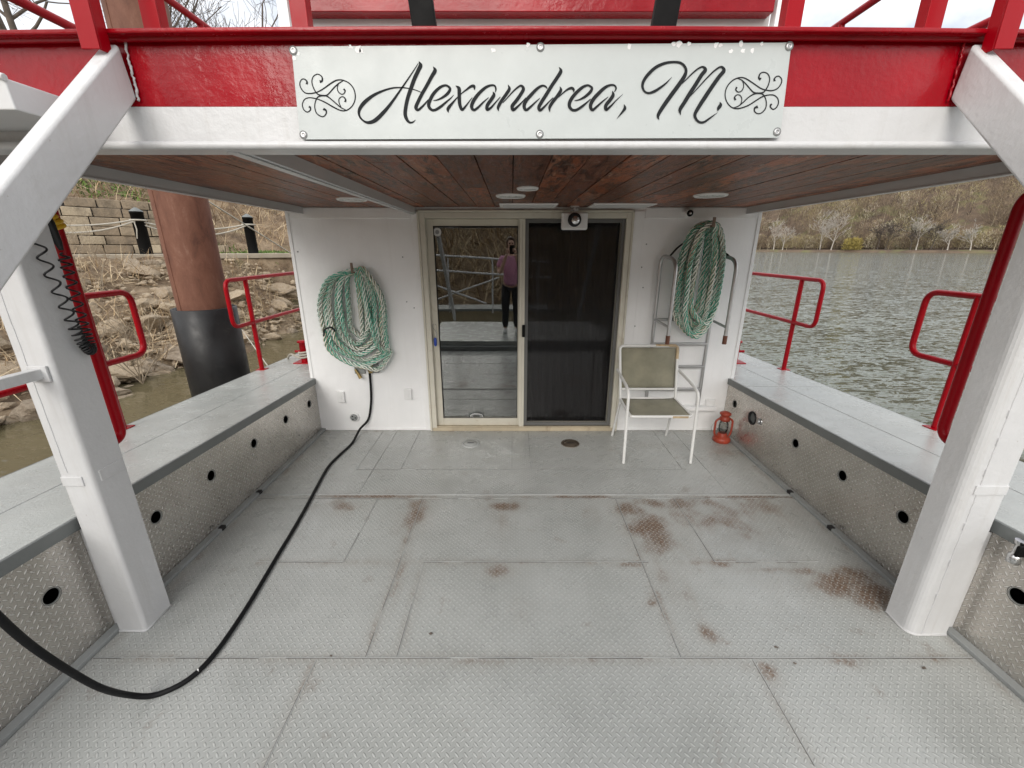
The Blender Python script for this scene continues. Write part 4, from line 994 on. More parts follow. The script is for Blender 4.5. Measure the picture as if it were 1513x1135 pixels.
# ------------------------------------------------------------------ chair
cm, ch_x = M['chairwhite'], 1.24
chr_ = empty('garden_chair', (1.24, 3.45, 0), 'white steel garden chair with olive mesh sling and rust on its top corner', 'chair')
fl, frr, rl, rr_ = (.954, 3.18), (1.527, 3.18), (.985, 3.74), (1.515, 3.74)
for (fx, fy), s in ((fl, -1), (frr, 1)):
    bx_ = 1.24 + s*.26
    a = MB(); a.tube(fillet([(fx, fy, .004), (fx + .0, fy + .03, .62), (fx - s*.005, fy + .12, .655), (bx_ + s*.018, 3.66, .70)], .09, 7), .0125, 12); a.build('arm_and_front_leg', cm, chr_)
for (fx, fy), s in ((rl, -1), (rr_, 1)):
    a = MB(); a.tube([(fx, fy, .004), (1.24 + s*.245, 3.58, .44), ], .0115, 12); a.build('rear_leg', cm, chr_)
a = MB(); a.tube(fillet([(1.24-.25, 3.56, .40), (1.24-.262, 3.69, .915), (1.24+.262, 3.69, .915), (1.24+.25, 3.56, .40)], .04, 6), .0125, 12); a.tube([(1.24-.257, 3.605, .53), (1.24+.257, 3.605, .53)], .010, 10); a.build('back_frame', cm, chr_)
a = MB(); a.tube([(1.30, 3.69, .917), (1.48, 3.69, .917)], .0135, 12, radii=[.0128,.0134]); a.tube(fillet([(1.42, 3.69, .916), (1.503, 3.69, .916), (1.497, 3.66, .80)], .04, 5), .0136, 12); a.build('rust_patch', M['chairrust'], chr_)
a = MB(); a.tube(fillet([(.99, 3.60, .445), (.985, 3.20, .425), (1.495, 3.20, .425), (1.49, 3.60, .445)], .03, 4), .012, 12); a.tube([(.99, 3.60, .445), (1.49, 3.60, .445)], .010, 10); a.build('seat_frame', cm, chr_)
a = MB(); a.box(1.33, 1.46, 3.1865, 3.1885, .416, .434); a.build('rust_stain', M['chairrust'], chr_)
def sling(mb, A, B_, C_, D_, sag, nx=14, ny=10):
    A, B_, C_, D_ = map(Vector, (A, B_, C_, D_)); vs = []
    nrm = (B_-A).cross(D_-A).normalized()
    for j in range(ny+1):
        for i in range(nx+1):
            u, v = i/nx, j/ny; p = A.lerp(B_, u).lerp(D_.lerp(C_, u), v)
            vs.append(p + nrm * (-sag*4*u*(1-u)*(.4+.6*4*v*(1-v))))
    mb.add(vs, [(j*(nx+1)+i, j*(nx+1)+i+1, (j+1)*(nx+1)+i+1, (j+1)*(nx+1)+i) for j in range(ny) for i in range(nx)], 0, True)
a = MB(); sling(a, (.995,3.61,.542), (1.485,3.61,.542), (1.495,3.688,.900), (.985,3.688,.900), -.02); o = a.build('back_sling', M['sling'], chr_)
m = o.modifiers.new('S','SOLIDIFY'); m.thickness = .002
a = MB(); sling(a, (.995,3.215,.432), (1.485,3.215,.432), (1.482,3.585,.450), (.998,3.585,.450), .022); o = a.build('seat_sling', M['sling'], chr_)
m = o.modifiers.new('S','SOLIDIFY'); m.thickness = .002
# ------------------------------------------------------------------ lantern
lc = Vector((2.0, 3.62, 0)); lr = empty('hurricane_lantern', lc, 'small red hurricane lantern standing on the deck in the corner', 'lantern')
a = MB(); a.lathe(lc, [(.072, .002), (.078, .012), (.078, .032), (.066, .050), (.046, .062), (.040, .085), (.034, .090)], 28); a.build('fuel_tank', M['lantern'], lr)
a = MB(); a.lathe(lc, [(.030, .090), (.040, .120), (.044, .150), (.040, .185), (.030, .212)], 24); a.f = [f for f in a.f if len(f) == 4]; a.m = a.m[:len(a.f)]; a.sm = a.sm[:len(a.f)]; a.build('globe', M['lampglass'], lr)
a = MB(); a.lathe(lc, [(.034, .210), (.046, .216), (.047, .238), (.038, .250), (.038, .268), (.050, .276), (.050, .288), (.030, .300), (.012, .306)], 24); a.build('chimney', M['lantern'], lr)
for s in (-1, 1):
    a = MB(); a.tube(fillet([(lc.x + s*.060, lc.y, .045), (lc.x + s*.080, lc.y, .09), (lc.x + s*.080, lc.y, .21), (lc.x + s*.045, lc.y, .235)], .03, 5), .0095, 10); a.build('side_tube', M['lantern'], lr)
a = MB(); a.tube([(lc.x + .044*math.cos(k*PI/10), lc.y + .044*math.sin(k*PI/10), .15) for k in range(20)], .0018, 5, closed=True); a.tube(catmull([(lc.x-.044, lc.y-.01, .19), (lc.x, lc.y-.045, .15), (lc.x+.044, lc.y-.01, .11)], 6), .0018, 5); a.build('wire_guard', M['alu'], lr)
a = MB(); a.tube(catmull([(lc.x-.085, lc.y, .20), (lc.x-.095, lc.y+.03, .14), (lc.x-.06, lc.y+.08, .07), (lc.x+.0, lc.y+.095, .05), (lc.x+.06, lc.y+.08, .07), (lc.x+.095, lc.y+.03, .14), (lc.x+.085, lc.y, .20)], 5), .002, 5); a.build('carry_handle', M['alu'], lr)

# ------------------------------------------------------------------ black cable
wp = lambda u, v: on_y(u, v, YW - .02)
P = [wp(546, 549), wp(548, 575), wp(548, 598), wp(544, 620), Vector((wp(536, 632).x, YW - .10, .05))]
for (u, v) in [(520,655),(500,674),(485,690),(470,716),(453,748),(432,785),(412,818),(392,852),(368,892),(342,932),(318,965),(292,993),(262,1014),(225,1028)]:
    P.append(on_z(u, v, .0118))
a_ = ray(190, 1027); t_ = 1.64; P.append(Vector((a_[0]*t_, a_[1]*t_, CAMZ + a_[2]*t_)))
for (u, v, t_) in [(150,1017,1.50),(105,993,1.38),(50,957,1.26),(0,914,1.16),(-60,850,1.08),(-140,740,1.0)]:
    a_ = ray(u, v); P.append(Vector((a_[0]*t_, a_[1]*t_, CAMZ + a_[2]*t_)))
a = MB(); a.tube(catmull(P, 10), .0108, 14); cbo = a.build('black_cable', paint('cable_jacket', (.008,.008,.009), .55, var=.3, bump=.2, bscale=30, dirt=(.04,.038,.035), dirt_amt=.3, spec=.18)); tag(cbo, 'thick black cable trailing across the grey deck from the wall to the left', 'cable')
a = MB()
for (u, v) in [(217,1028.5),(293,992)]:
    c = on_z(u, v, .0118); d = Vector((.6,.35,0)).normalized() if u > 250 else Vector((1,.15,0)).normalized(); a.tube([c - d*.003, c + d*.003], .0114, 14)
a.build('pale_tape', M['plastic'], cbo)
# fittings under the rope
p = on_y(538, 545, YW); r = empty('hose_outlet', (p.x, YW, p.z), 'dark wall plate with two brass hose fittings under the left rope coil', 'outlet')
a = MB(); q = on_y(533, 545, YW); a.box(q.x - .055, q.x + .045, YW - .02, YW - .001, q.z - .045, q.z + .05); a.build('plate', M['greylight'], r, bevel=.004); a = MB(); q = on_y(556, 544, YW); a.box(q.x - .05, q.x + .03, YW - .02, YW - .001, q.z - .045, q.z + .05); a.build('plate', M['greylight'], r, bevel=.004)
a = MB(); q = on_y(547, 545, YW - .03); a.lathe(q, [(.018, -.04), (.024, -.02), (.024, .01), (.030, .015), (.030, .04), (.015, .05)], 14); a.build('brass_coupling', M['brass'], r)
a = MB(); q = on_y(531, 553, YW - .04); a.tube([q + Vector((-.035,0,.05)), q + Vector((-.01,0,0)), q + Vector((.01,0,-.04))], .014, 10, radii=[.011,.014,.019]); a.build('brass_nozzle', M['brass'], r)
# wall fittings
def plate(u, v, w, h, lab, name='switch_plate', cat='switch plate'):
    p = on_y(u, v, YW); r = empty(name, (p.x, YW, p.z), lab, cat)
    a = MB(); a.box(p.x - w, p.x + w, YW - .022, YW - .001, p.z - h, p.z + h); a.build('cover', M['plastic'], r, bevel=.005)
    a = MB(); a.box(p.x - w*.25, p.x + w*.25, YW - .026, YW - .0225, p.z - h*.35, p.z + h*.35); a.build('rocker', M['plastic'], r, bevel=.002)
plate(504.5, 586, .036, .058, 'white switch plate on the wall below the left rope coil')
plate(603.5, 582, .036, .058, 'white cover plate on the wall between the cable and the door')
p = on_y(524, 616, YW); r = empty('round_inlet', (p.x, YW, p.z), 'round shore power inlet in a white surround low on the wall', 'power inlet')
a = MB(); a.lathe((p.x, YW, p.z), [(.052, -.001), (.052, -.016), (.044, -.020), (.038, -.020), (.036, -.010)], 8, 'y', smooth=False); a.build('surround', M['plastic'], r, bevel=.004)
a = MB(); a.lathe((p.x, YW, p.z), [(.036, -.008), (.036, -.024), (.028, -.028)], 24, 'y'); a.build('socket_face', M['greylight'], r)
a = MB()
for k in range(3): a.box(p.x + .018*math.cos(k*2.1) - .007, p.x + .018*math.cos(k*2.1) + .007, YW - .031, YW - .0285, p.z + .018*math.sin(k*2.1) - .005, p.z + .018*math.sin(k*2.1) + .005)
a.build('contact_slot', M['black'], r)
# security camera
p = on_y(1015, 316, YW - .04); r = empty('security_camera', (p.x, YW, p.z + .04), 'small white security camera above the right hand rope coil', 'camera')
a = MB(); a.lathe((p.x + .0, YW, p.z + .02), [(.035, -.001), (.035, -.02), (.02, -.03)], 20, 'y'); a.build('mount', M['plastic'], r)
a = MB(); a.lathe((p.x, YW - .10, p.z), [(.010, -.002), (.030, -.004), (.034, .0), (.034, .05), (.025, .075)], 24, 'y'); a.build('housing', M['plastic'], r)
a = MB(); a.lathe((p.x, YW - .106, p.z), [(.006, -.006), (.026, -.003), (.027, .004)], 24, 'y'); a.build('lens', M['black'], r)
a = MB(); a.lathe((p.x, YW - .1135, p.z), [(.004, -.001), (.010, .0)], 16, 'y'); a.build('lens_glass', M['chrome'], r)
# floodlight
FY = 3.72; p = on_y(849, 327, FY); r = empty('floodlight', (p.x, FY + .05, p.z + .1), 'white square floodlight hung over the middle of the sliding door', 'floodlight')
a = MB(); a.box(p.x - .108, p.x + .112, FY, FY + .05, p.z - .068, p.z + .072); a.build('back_plate', M['plastic'], r, bevel=.018, seg=4)
a = MB(); a.lathe((p.x - .005, FY - .03, p.z + .01), [(.040, -.01), (.052, -.008), (.056, .0), (.050, .03)], 28, 'y'); a.build('lamp_housing', M['rubber'], r)
a = MB(); a.lathe((p.x + .002, FY - .036, p.z + .006), [(.010, -.012), (.026, -.009), (.034, -.002)], 28, 'y'); a.build('lamp_lens', M['chrome'], r)
a = MB(); a.box(p.x - .035, p.x + .035, FY + .02, FY + .06, CZ - .012, CZ - .001); a.tube([(p.x, FY + .035, p.z + .06), (p.x, FY + .035, CZ - .01)], .012, 10); a.tube([(p.x - .03, FY + .035, CZ - .03), (p.x + .03, FY + .035, CZ - .03)], .010, 8); a.build('bracket', M['alu'], r)
# floor hatches
for (u, v, mm, lab) in [(695.5, 655.5, 'greylight2', 'round grey deck fitting on the floor in front of the glass panel'), (842.5, 655.5, 'brassd', 'round brown deck drain on the floor in front of the dark screen')]:
    if mm == 'brassd': M['brassd'] = paint('tarnished_bronze', (.13,.105,.08), .5, metal=.5, var=.4, bump=.4)
    p = on_z(u, v, 0); r = empty('deck_drain', (p.x, p.y, 0), lab, 'deck drain', 'round deck drains')
    a = MB(); a.lathe((p.x, p.y, 0), [(.086, .0), (.084, .006), (.066, .008), (.064, .004)], 36); a.build('rim', M['greylight2'] if mm != 'brassd' else M['brassd'], r)
    a = MB(); a.lathe((p.x, p.y, 0), [(.062, .003), (.060, .0075), (.02, .009)], 36); a.build('lid', M[mm], r)
    a = MB(); a.box(p.x - .03, p.x + .03, p.y - .004, p.y + .004, .009, .011); a.build('slot', M['bwood'], r)
for (u, v, sz) in [(637,937,.012),(1147,957,.011),(1174,981,.009),(1365,988,.012),(489,970,.008)]:
    p = on_z(u, v, 0); a = MB(); th = RNG.uniform(0, 6); k_ = 8
    top = [(p.x + sz*math.cos(th + 2*PI*j/k_)*(1 if j % 2 else .7), p.y + sz*.55*math.sin(th + 2*PI*j/k_), .004 + .003*math.sin(j*2.1)) for j in range(k_)]
    a.add([(p.x, p.y, .007)] + top, [(0, 1+j, 1+(j+1) % k_) for j in range(k_)]); o = a.build('dry_leaf', M['bark']); o['label'] = 'tiny dark scrap of dry leaf lying on the painted deck'; o['category'] = 'leaf'; o['group'] = 'leaf scraps on the deck'
# valve on right locker edge
v0 = Vector((2.085, 1.42, .575)); r = empty('hose_valve', v0, 'small metal hose valve with black lever on the right locker edge', 'valve')
a = MB(); a.lathe(v0, [(.012, -.07), (.022, -.065), (.022, -.03), (.014, -.025), (.014, .02), (.02, .025), (.02, .04)], 16); a.tube([v0, v0 + Vector((.05, .0, 0))], .014, 12); a.build('valve_body', M['chrome'], r)
a = MB(); a.box(v0.x - .035, v0.x + .015, v0.y - .03, v0.y - .015, v0.z - .02, v0.z + .03); a.build('lever', M['black'], r, bevel=.005)
# bow platform behind the viewpoint (seen mirrored in the glass)
r = empty('bow_platform', (.1, -.6, 0), 'raised grey steel step platform at the bow, mirrored in the door glass', 'platform')
a = MB(); a.box(-1.6, 1.8, -1.7, .42, .075, .155); a.build('upper_step', M['gun'], r, bevel=.004)
a = MB(); a.box(-1.65, 1.85, -1.75, .52, .0, .074); a.build('lower_step', M['greylight'], r, bevel=.004)
# gangway rails behind (mirrored)
r = empty('gangway', (-2.5, -5, 0), 'white tube gangway railings leading ashore from the bow, mirrored in the glass', 'gangway')
a = MB()
for z in (.9, 1.35): a.tube([(-4.8, -6.0, z + .35), (1.2, -5.2, z)], .03, 8)
for k in range(5): a.tube([(-4.8 + k*1.4, -6.0 + k*.18, -.2), (-4.8 + k*1.4, -6.0 + k*.18, 1.6 - k*.06)], .025, 8)
a.tube([(-4.2, -5.9, 1.25), (-.8, -5.4, .1)], .03, 8); a.tube([(-3.0, -5.7, .0), (-.4, -5.4, .9)], .025, 8); a.build('hand_rail', M['white'], r)
a = MB(); a.box(-5.0, 1.2, -6.6, -5.5, -.15, -.08); a.build('walkway', M['grey'], r)

# ------------------------------------------------------------------ person holding the phone (mirrored in the glass)
def skin_obj(name, joints, edges, mat, parent, sub=2, root=0):
    me = bpy.data.meshes.new(name); off = Vector(parent.location) if parent else Vector()
    me.from_pydata([Vector(j[0]) - off for j in joints], edges, []); me.materials.append(mat)
    o = bpy.data.objects.new(name, me); link(o, parent)
    sk = o.modifiers.new('Skin', 'SKIN'); sk.use_smooth_shade = True
    if not me.skin_vertices: me.skin_vertices.new()
    for i, j in enumerate(joints):
        rx = j[1]; me.skin_vertices[0].data[i].radius = rx if isinstance(rx, tuple) else (rx, rx)
        me.skin_vertices[0].data[i].use_root = (i == root)
    s = o.modifiers.new('Sub', 'SUBSURF'); s.levels = sub; s.render_levels = sub
    return o
def person():
    px, py, z0 = -.02, -.46, .157
    pr = empty('person', (px, py, z0), 'person in a pink T-shirt and black trousers holding up a phone, mirrored in the glass', 'person')
    V = lambda x, y, z: (px + x, py + y, z0 + z)
    J = [(V(0,0,.95),(.125,.09)),(V(0,0,1.12),(.11,.08)),(V(0,.01,1.32),(.13,.095)),(V(0,.0,1.45),(.09,.07)),(V(0,.01,1.53),.052),(V(0,.03,1.60),(.062,.075)),(V(0,.035,1.68),(.072,.092)),(V(0,.03,1.755),(.06,.075))]
    E = [(i, i+1) for i in range(7)]
    for s in (-1, 1):
        n = len(J); J += [(V(s*.16,0,1.42),.056),(V(s*.235,.03,1.20),.044),(V(s*.20,.17,1.16),.040),(V(s*.075,.40,1.50),.028)]
        E += [(2, n),(n,n+1),(n+1,n+2),(n+2,n+3)]
        n = len(J); J += [(V(s*.095,0,.88),.088),(V(s*.11,.02,.48),.058),(V(s*.115,-.01,.09),.038),(V(s*.12,.06,.05),.022)]
        E += [(0,n),(n,n+1),(n+1,n+2),(n+2,n+3)]
    skin_obj('body', J, E, M['skin'], pr)
    # hands: palm and five fingers each
    for s in (-1, 1):
        h = Vector(V(s*.075,.40,1.52)); a = MB()
        a.tube([h, h + Vector((-s*.01,.012,.03)), h + Vector((-s*.018,.022,.065))], .02, 10, radii=[.022,.034,.028])
        for k in range(4):
            b0 = h + Vector((-s*.01, .022 + .004, .022 + k*.017)); a.tube([b0, b0 + Vector((-s*.022,.020,.003)), b0 + Vector((-s*(.042 - abs(k-1.5)*.004),.012,.002))], .007, 8, radii=[.0085,.0078,.0062])
        a.tube([h + Vector((s*.0,-.008,.03)), h + Vector((-s*.022,-.012,.045)), h + Vector((-s*.042,-.006,.052))], .009, 8, radii=[.011,.0095,.0075]); a.build('hand', M['skin'], pr)
    T = [(V(0,0,.84),(.165,.125)),(V(0,0,1.08),(.145,.115)),(V(0,.01,1.32),(.152,.112)),(V(0,0,1.455),(.085,.075))]; E = [(0,1),(1,2),(2,3)]
    for s in (-1, 1):
        n = len(T); T += [(V(s*.165,0,1.41),.078),(V(s*.235,.025,1.24),.070)]; E += [(2,n),(n,n+1)]
    skin_obj('t_shirt', T, E, M['pink'], pr)
    T = [(V(0,0,.97),(.145,.108))]; E = []
    for s in (-1, 1):
        n = len(T); T += [(V(s*.095,0,.86),.104),(V(s*.11,.02,.48),.078),(V(s*.115,-.01,.09),.064)]; E += [(0,n),(n,n+1),(n+1,n+2)]
    skin_obj('trousers', T, E, M['trouser'], pr)
    for s in (-1, 1):
        a = MB(); c = Vector(V(s*.12,.03,0)); a.tube([c + Vector((0,-.09,.045)), c + Vector((0,-.05,.05)), c + Vector((0,.05,.042)), c + Vector((0,.13,.03)), c + Vector((0,.165,.025))], .04, 14, radii=[.025,.045,.044,.038,.018]); a.build('shoe', M['shoe'], pr)
    # hair, face
    bm = bmesh.new(); bmesh.ops.create_icosphere(bm, subdivisions=3, radius=1); a = MB(); hc = Vector(V(0,.01,1.70)); vs = []
    for v in bm.verts:
        d = v.co.copy(); k = 1 + .04*noise.noise(d*6); q = Vector((d.x*.088*k, d.y*.105*k, d.z*.112*k))
        if d.y > .45 and d.z < .55: q.y = min(q.y, .045)
        if d.z < -.3 and d.y < .2: q.z *= 1.25
        vs.append(hc + q)
    bm.verts.index_update(); a.add(vs, [tuple(v.index for v in f.verts) for f in bm.faces], 0, True); bm.free(); a.build('hair', M['hair'], pr)
    a = MB(); fc = Vector(V(0,.118,1.66))
    a.tube([fc + Vector((0,-.002,.03)), fc + Vector((0,.012,.0)), fc + Vector((0,.006,-.008))], .009, 8, radii=[.006,.011,.010]); a.build('nose', M['skin'], pr)
    a = MB()
    for s in (-1, 1): a.lathe(fc + Vector((s*.03,-.004,.028)), [(.003,.006),(.010,.004),(.012,-.006)], 12, 'y')
    a.build('eye', M['black'], pr)
    a = MB(); a.tube([fc + Vector((-.022,-.008,-.034)), fc + Vector((0,.0,-.036)), fc + Vector((.022,-.008,-.034))], .005, 8); a.build('mouth', paint('lips', (.35,.10,.09), .5, bump=0), pr)
    a = MB(); a.box(-.045, .035, -.030, -.021, z0 + 1.50, z0 + 1.655)
    ph = a.build('mobile_phone', M['black'], None, bevel=.004); tag(ph, 'black mobile phone held upright by the person in the pink T-shirt', 'phone')
person()

# ================================================================= OUTSIDE
WZ = -.75
def sm(a, b, x):
    t = np.clip((x - a) / (b - a), 0, 1); return t*t*(3-2*t)
LD = Vector((.654, .757)); LN = Vector((-.757, .654)); L0 = Vector((-10.7, 12.8))
def terrain(x, y):
    """left bank (and the bank behind the bow): riprap slope, path on top, wooded hill behind"""
    x = np.asarray(x, float); y = np.asarray(y, float)
    u = (x - L0.x)*LN.x + (y - L0.y)*LN.y; al = (x - L0.x)*LD.x + (y - L0.y)*LD.y
    shore = -7.25 + .35*np.sin(y*.7) + .22*np.sin(y*1.9 + 1)
    s = shore - x
    frac = np.clip(s, 0, None) / (np.clip(s, 0, None) + np.clip(-u, 0, None) + .01)
    z = WZ + 2.28 * frac ** .85
    up = 1.53 + 0*u
    wallp = sm(2.4, .9, al) * sm(1.75, 1.95, u) * 1.35
    hill = np.clip(u - 2.1, 0, None) * .62
    hill = 8.5 * (1 - np.exp(-hill / 8.5))
    z2 = up + wallp + hill
    z = np.where(u > 0, z2, z)
    under = WZ + .55*s
    z = np.where(s < 0, np.minimum(z, under), z)
    rear = WZ + np.clip((-10.5 - y), -3, None) * .5; rear = np.where(rear > 7, 7 + 0*rear, rear)
    rear = np.where(x < 14, rear, -3.0)
    return np.maximum(z, rear)
def land():
    xs = np.concatenate([np.linspace(-70, -18, 66), np.linspace(-17.6, -5.5, 110), np.linspace(-5, 16, 24)])
    ys = np.concatenate([np.linspace(-60, -2, 74), np.linspace(-1.6, 24, 190), np.linspace(24.6, 70, 60)])
    X, Y = np.meshgrid(xs, ys); Z = terrain(X, Y)
    for j in range(len(ys)):
        for i in range(len(xs)):
            Z[j,i] += .16 * noise.fractal(Vector((X[j,i]*.9, Y[j,i]*.9, 4)), .9, 2, 4) * (1 if Z[j,i] > WZ - .4 else .3)
    mb = MB(); nx = len(xs); ny = len(ys)
    mb.v = [tuple(p) for p in np.stack([X.ravel(), Y.ravel(), Z.ravel()], 1)]
    mb.f = [(j*nx+i, j*nx+i+1, (j+1)*nx+i+1, (j+1)*nx+i) for j in range(ny-1) for i in range(nx-1)]
    mb.m = [0]*len(mb.f); mb.sm = [True]*len(mb.f)
    tag(mb.build('river_bank', M['ground']), None, None, None, 'structure')
land()
# water
wm = MB(); xs = [-80,-30,-12,-4,0,4,10,20,60,200,800,1500]; ys = [-300,-60,-10,0,5,10,20,40,80,200,600,1500]; calm = []
for yy in ys:
    for xx in xs: wm.v.append((xx, yy, WZ)); calm.append(.26 if xx < 0 else (.4 if xx < 4 else 1.0))
nx = len(xs)
for j in range(len(ys)-1):
    for i in range(nx-1): wm.f.append((j*nx+i, j*nx+i+1, (j+1)*nx+i+1, (j+1)*nx+i)); wm.m.append(0); wm.sm.append(True)
wm.attr = {'calm': calm}
tag(wm.build('river_water', M['water']), None, None, None, 'structure')
# path slab
def frame_pt(al, u, z): return Vector((L0.x + LD.x*al + LN.x*u, L0.y + LD.y*al + LN.y*u, z))
a = MB(); A0, A1 = -22, 7
vs = [frame_pt(A0,-.12,1.44), frame_pt(A1,-.12,1.44), frame_pt(A1,1.55,1.44), frame_pt(A0,1.55,1.44), frame_pt(A0,-.12,1.60), frame_pt(A1,-.12,1.60), frame_pt(A1,1.55,1.60), frame_pt(A0,1.55,1.60)]
a.hexa(vs); tag(a.build('riverside_path', M['concrete'], None, bevel=.02), None, None, None, 'structure')
# retaining wall of split blocks
rw = empty('retaining_wall', frame_pt(-3, 1.65, 1.6), 'stepped retaining wall of tan split stone blocks behind the bollards', 'wall')
a = MB(); pid = []; hc_ = .262
for c in range(6):
    end = 2.55 - c*.36; al = -16 - (c % 2)*.33; z = 1.60 + c*hc_
    while al < end:
        l = RNG.uniform(.52, .78); b1 = min(al + l, end + RNG.uniform(.0, .25)); l2_ = RNG.uniform(-.02, .012); uo = RNG.uniform(-.045, .045) + c*.02
        n0 = len(a.v); g_ = .012
        a.hexa([frame_pt(al+g_,1.6+uo,z+g_), frame_pt(b1-g_,1.6+uo,z+g_), frame_pt(b1-g_,1.98,z+g_), frame_pt(al+g_,1.98,z+g_), frame_pt(al+g_,1.6+uo,z+hc_), frame_pt(b1-g_,1.6+uo,z+hc_+l2_), frame_pt(b1-g_,1.98,z+hc_+l2_), frame_pt(al+g_,1.98,z+hc_)])
        pid += [RNG.random()]*(len(a.v)-n0); al = b1
a.attr = {'pid': pid}; a.build('stone_blocks', M['blocks'], rw, bevel=.02)
a = MB(); a.hexa([frame_pt(-16,1.70,1.6), frame_pt(2.4,1.70,1.6), frame_pt(2.4,1.95,1.6), frame_pt(-16,1.95,1.6), frame_pt(-16,1.72,3.0), frame_pt(.5,1.72,3.0), frame_pt(.5,1.95,3.0), frame_pt(-16,1.95,3.0)]); a.build('joint_fill', M['bwood'], rw)
# bollards and rope chain
bpos = []
for k, (al, lab) in enumerate([(-5.8, 'black pointed path bollard out at the left end of the rope fence'), (-2.9, 'black pointed path bollard behind the left brace'), (0, 'black pointed path bollard in front of the stone wall, left of the rusty pile'), (2.906, 'black pointed path bollard right of the rusty pile')]):
    b0 = frame_pt(al, .08, 1.60) if k < 3 else frame_pt(2.906, .22, 1.60); bpos.append(b0)
    r = empty('path_bollard', b0, lab, 'bollard', 'black bollards along the riverside path')
    H = 1.22
    a = MB(); a.lathe(b0, [(.155, -.02), (.155, H - .12), (.165, H - .12), (.165, H - .06)], 24); a.build('post', M['black'], r)
    a = MB(); a.lathe(b0, [(.165, H - .058), (.155, H - .04), (.03, H + .05)], 24); a.build('cap', M['grey'], r)
fr = MB()
for i in range(len(bpos)-1):
    A, B_ = bpos[i] + Vector((0,-.16,.93)), bpos[i+1] + Vector((0,-.16,.93))
    for dz, sg_ in ((0, .20), (-.04, .34)): fr.tube([A.lerp(B_, t/16) + Vector((0,0,dz - sg_*4*(t/16)*(1-t/16))) for t in range(17)], .024, 6)
    for t in range(1): fr.tube([A + Vector((.0,0,0)), A + Vector((.05,-.03,-.25)), A + Vector((-.03,0,-.5))], .016, 6)
for b0 in bpos: fr.tube([b0 + Vector((.185*math.cos(k*PI/6), .185*math.sin(k*PI/6), .93)) for k in range(12)], .026, 6, closed=True)
tag(fr.build('rope_barrier', M['ropewhite']), 'sagging double rope strung between the black path bollards', 'rope barrier')
# light guy line
A, B_ = Vector(on_y(300, 293, 9)), Vector(on_y(445, 384, 14)); d = (B_-A); fr = MB(); fr.tube([A - d*1.2, A, B_, B_ + d*.25], .016, 6)
tag(fr.build('guy_line', M['ropewhite']), 'thin pale line slanting down across the hillside right of the rusty pile', 'line')
# pile
pl_ = empty('mooring_pile', (-3.3, 4.5, WZ), 'tall rusty steel mooring pile with a black plastic sleeve', 'pile')
a = MB(); a.lathe((-3.3, 4.5, 0), [(.235, -3), (.235, 6.2)], 40); a.build('steel_pipe', M['rust'], pl_)
a = MB(); a.tube([(-3.3 + .236*math.cos(4.35), 4.5 + .236*math.sin(4.35), z) for z in (-1, 6.2)], .006, 5); a.build('seam_weld', M['rust'], pl_)
a = MB(); a.lathe((-3.3, 4.5, 0), [(.285, -2.2), (.30, -.02), (.275, 0.0), (.295, .02), (.295, 1.15), (.285, 1.155), (.275, 1.15), (.275, .9)], 40); a.build('sleeve', M['sleeve'], pl_)
# rocks
def rock_mesh(seed):
    bm = bmesh.new(); bmesh.ops.create_icosphere(bm, subdivisions=3, radius=1); rg = random.Random(seed); o = Vector((rg.random()*50, rg.random()*50, 0))
    planes = [(Vector((rg.uniform(-1,1), rg.uniform(-1,1), rg.uniform(-1,1))).normalized(), rg.uniform(.45,.8)) for _ in range(9)]
    for v in bm.verts:
        d = v.co.copy()
        for (n_, k) in planes:
            dd = v.co.dot(n_)
            if dd > k: v.co -= n_ * (dd - k)
        v.co *= 1 + .16*noise.fractal(d*2 + o, .9, 2, 4)
    me = bpy.data.meshes.new('rock'); bm.to_mesh(me); bm.free(); me.materials.append(M['rock'])
    return me
rocks = [rock_mesh(i) for i in range(9)]
rk = random.Random(11); placed = 0; tries = 0
LROCK = ['tan riprap rock lying on the river bank', ]
while placed < 235 and tries < 9000:
    tries += 1
    y = rk.uniform(1.5, 17); x = rk.uniform(-15, -6.9)
    u = (x-L0.x)*LN.x + (y-L0.y)*LN.y
    if u > -.25: continue
    z = float(terrain(x, y))
    if z < WZ - .35 or z > 1.5: continue
    near = math.exp(-max(0, z - WZ) * .8)
    sc_ = rk.uniform(.12, .34) * (1 + .5*near*rk.random())
    if rk.random() > .45 + .55*near and z > 0: sc_ *= .65
    o = bpy.data.objects.new('rock', rocks[rk.randrange(9)]); link(o)
    o.location = (x, y, z + sc_*.12); o.scale = (sc_*rk.uniform(.9,1.6), sc_*rk.uniform(.8,1.3), sc_*rk.uniform(.45,.8)); o.rotation_euler = (rk.uniform(-.4,.4), rk.uniform(-.4,.4), rk.uniform(0,6.3))
    tag(o, 'tan riprap rock lying among dead reeds on the river bank', 'rock', 'riprap rocks on the bank'); placed += 1
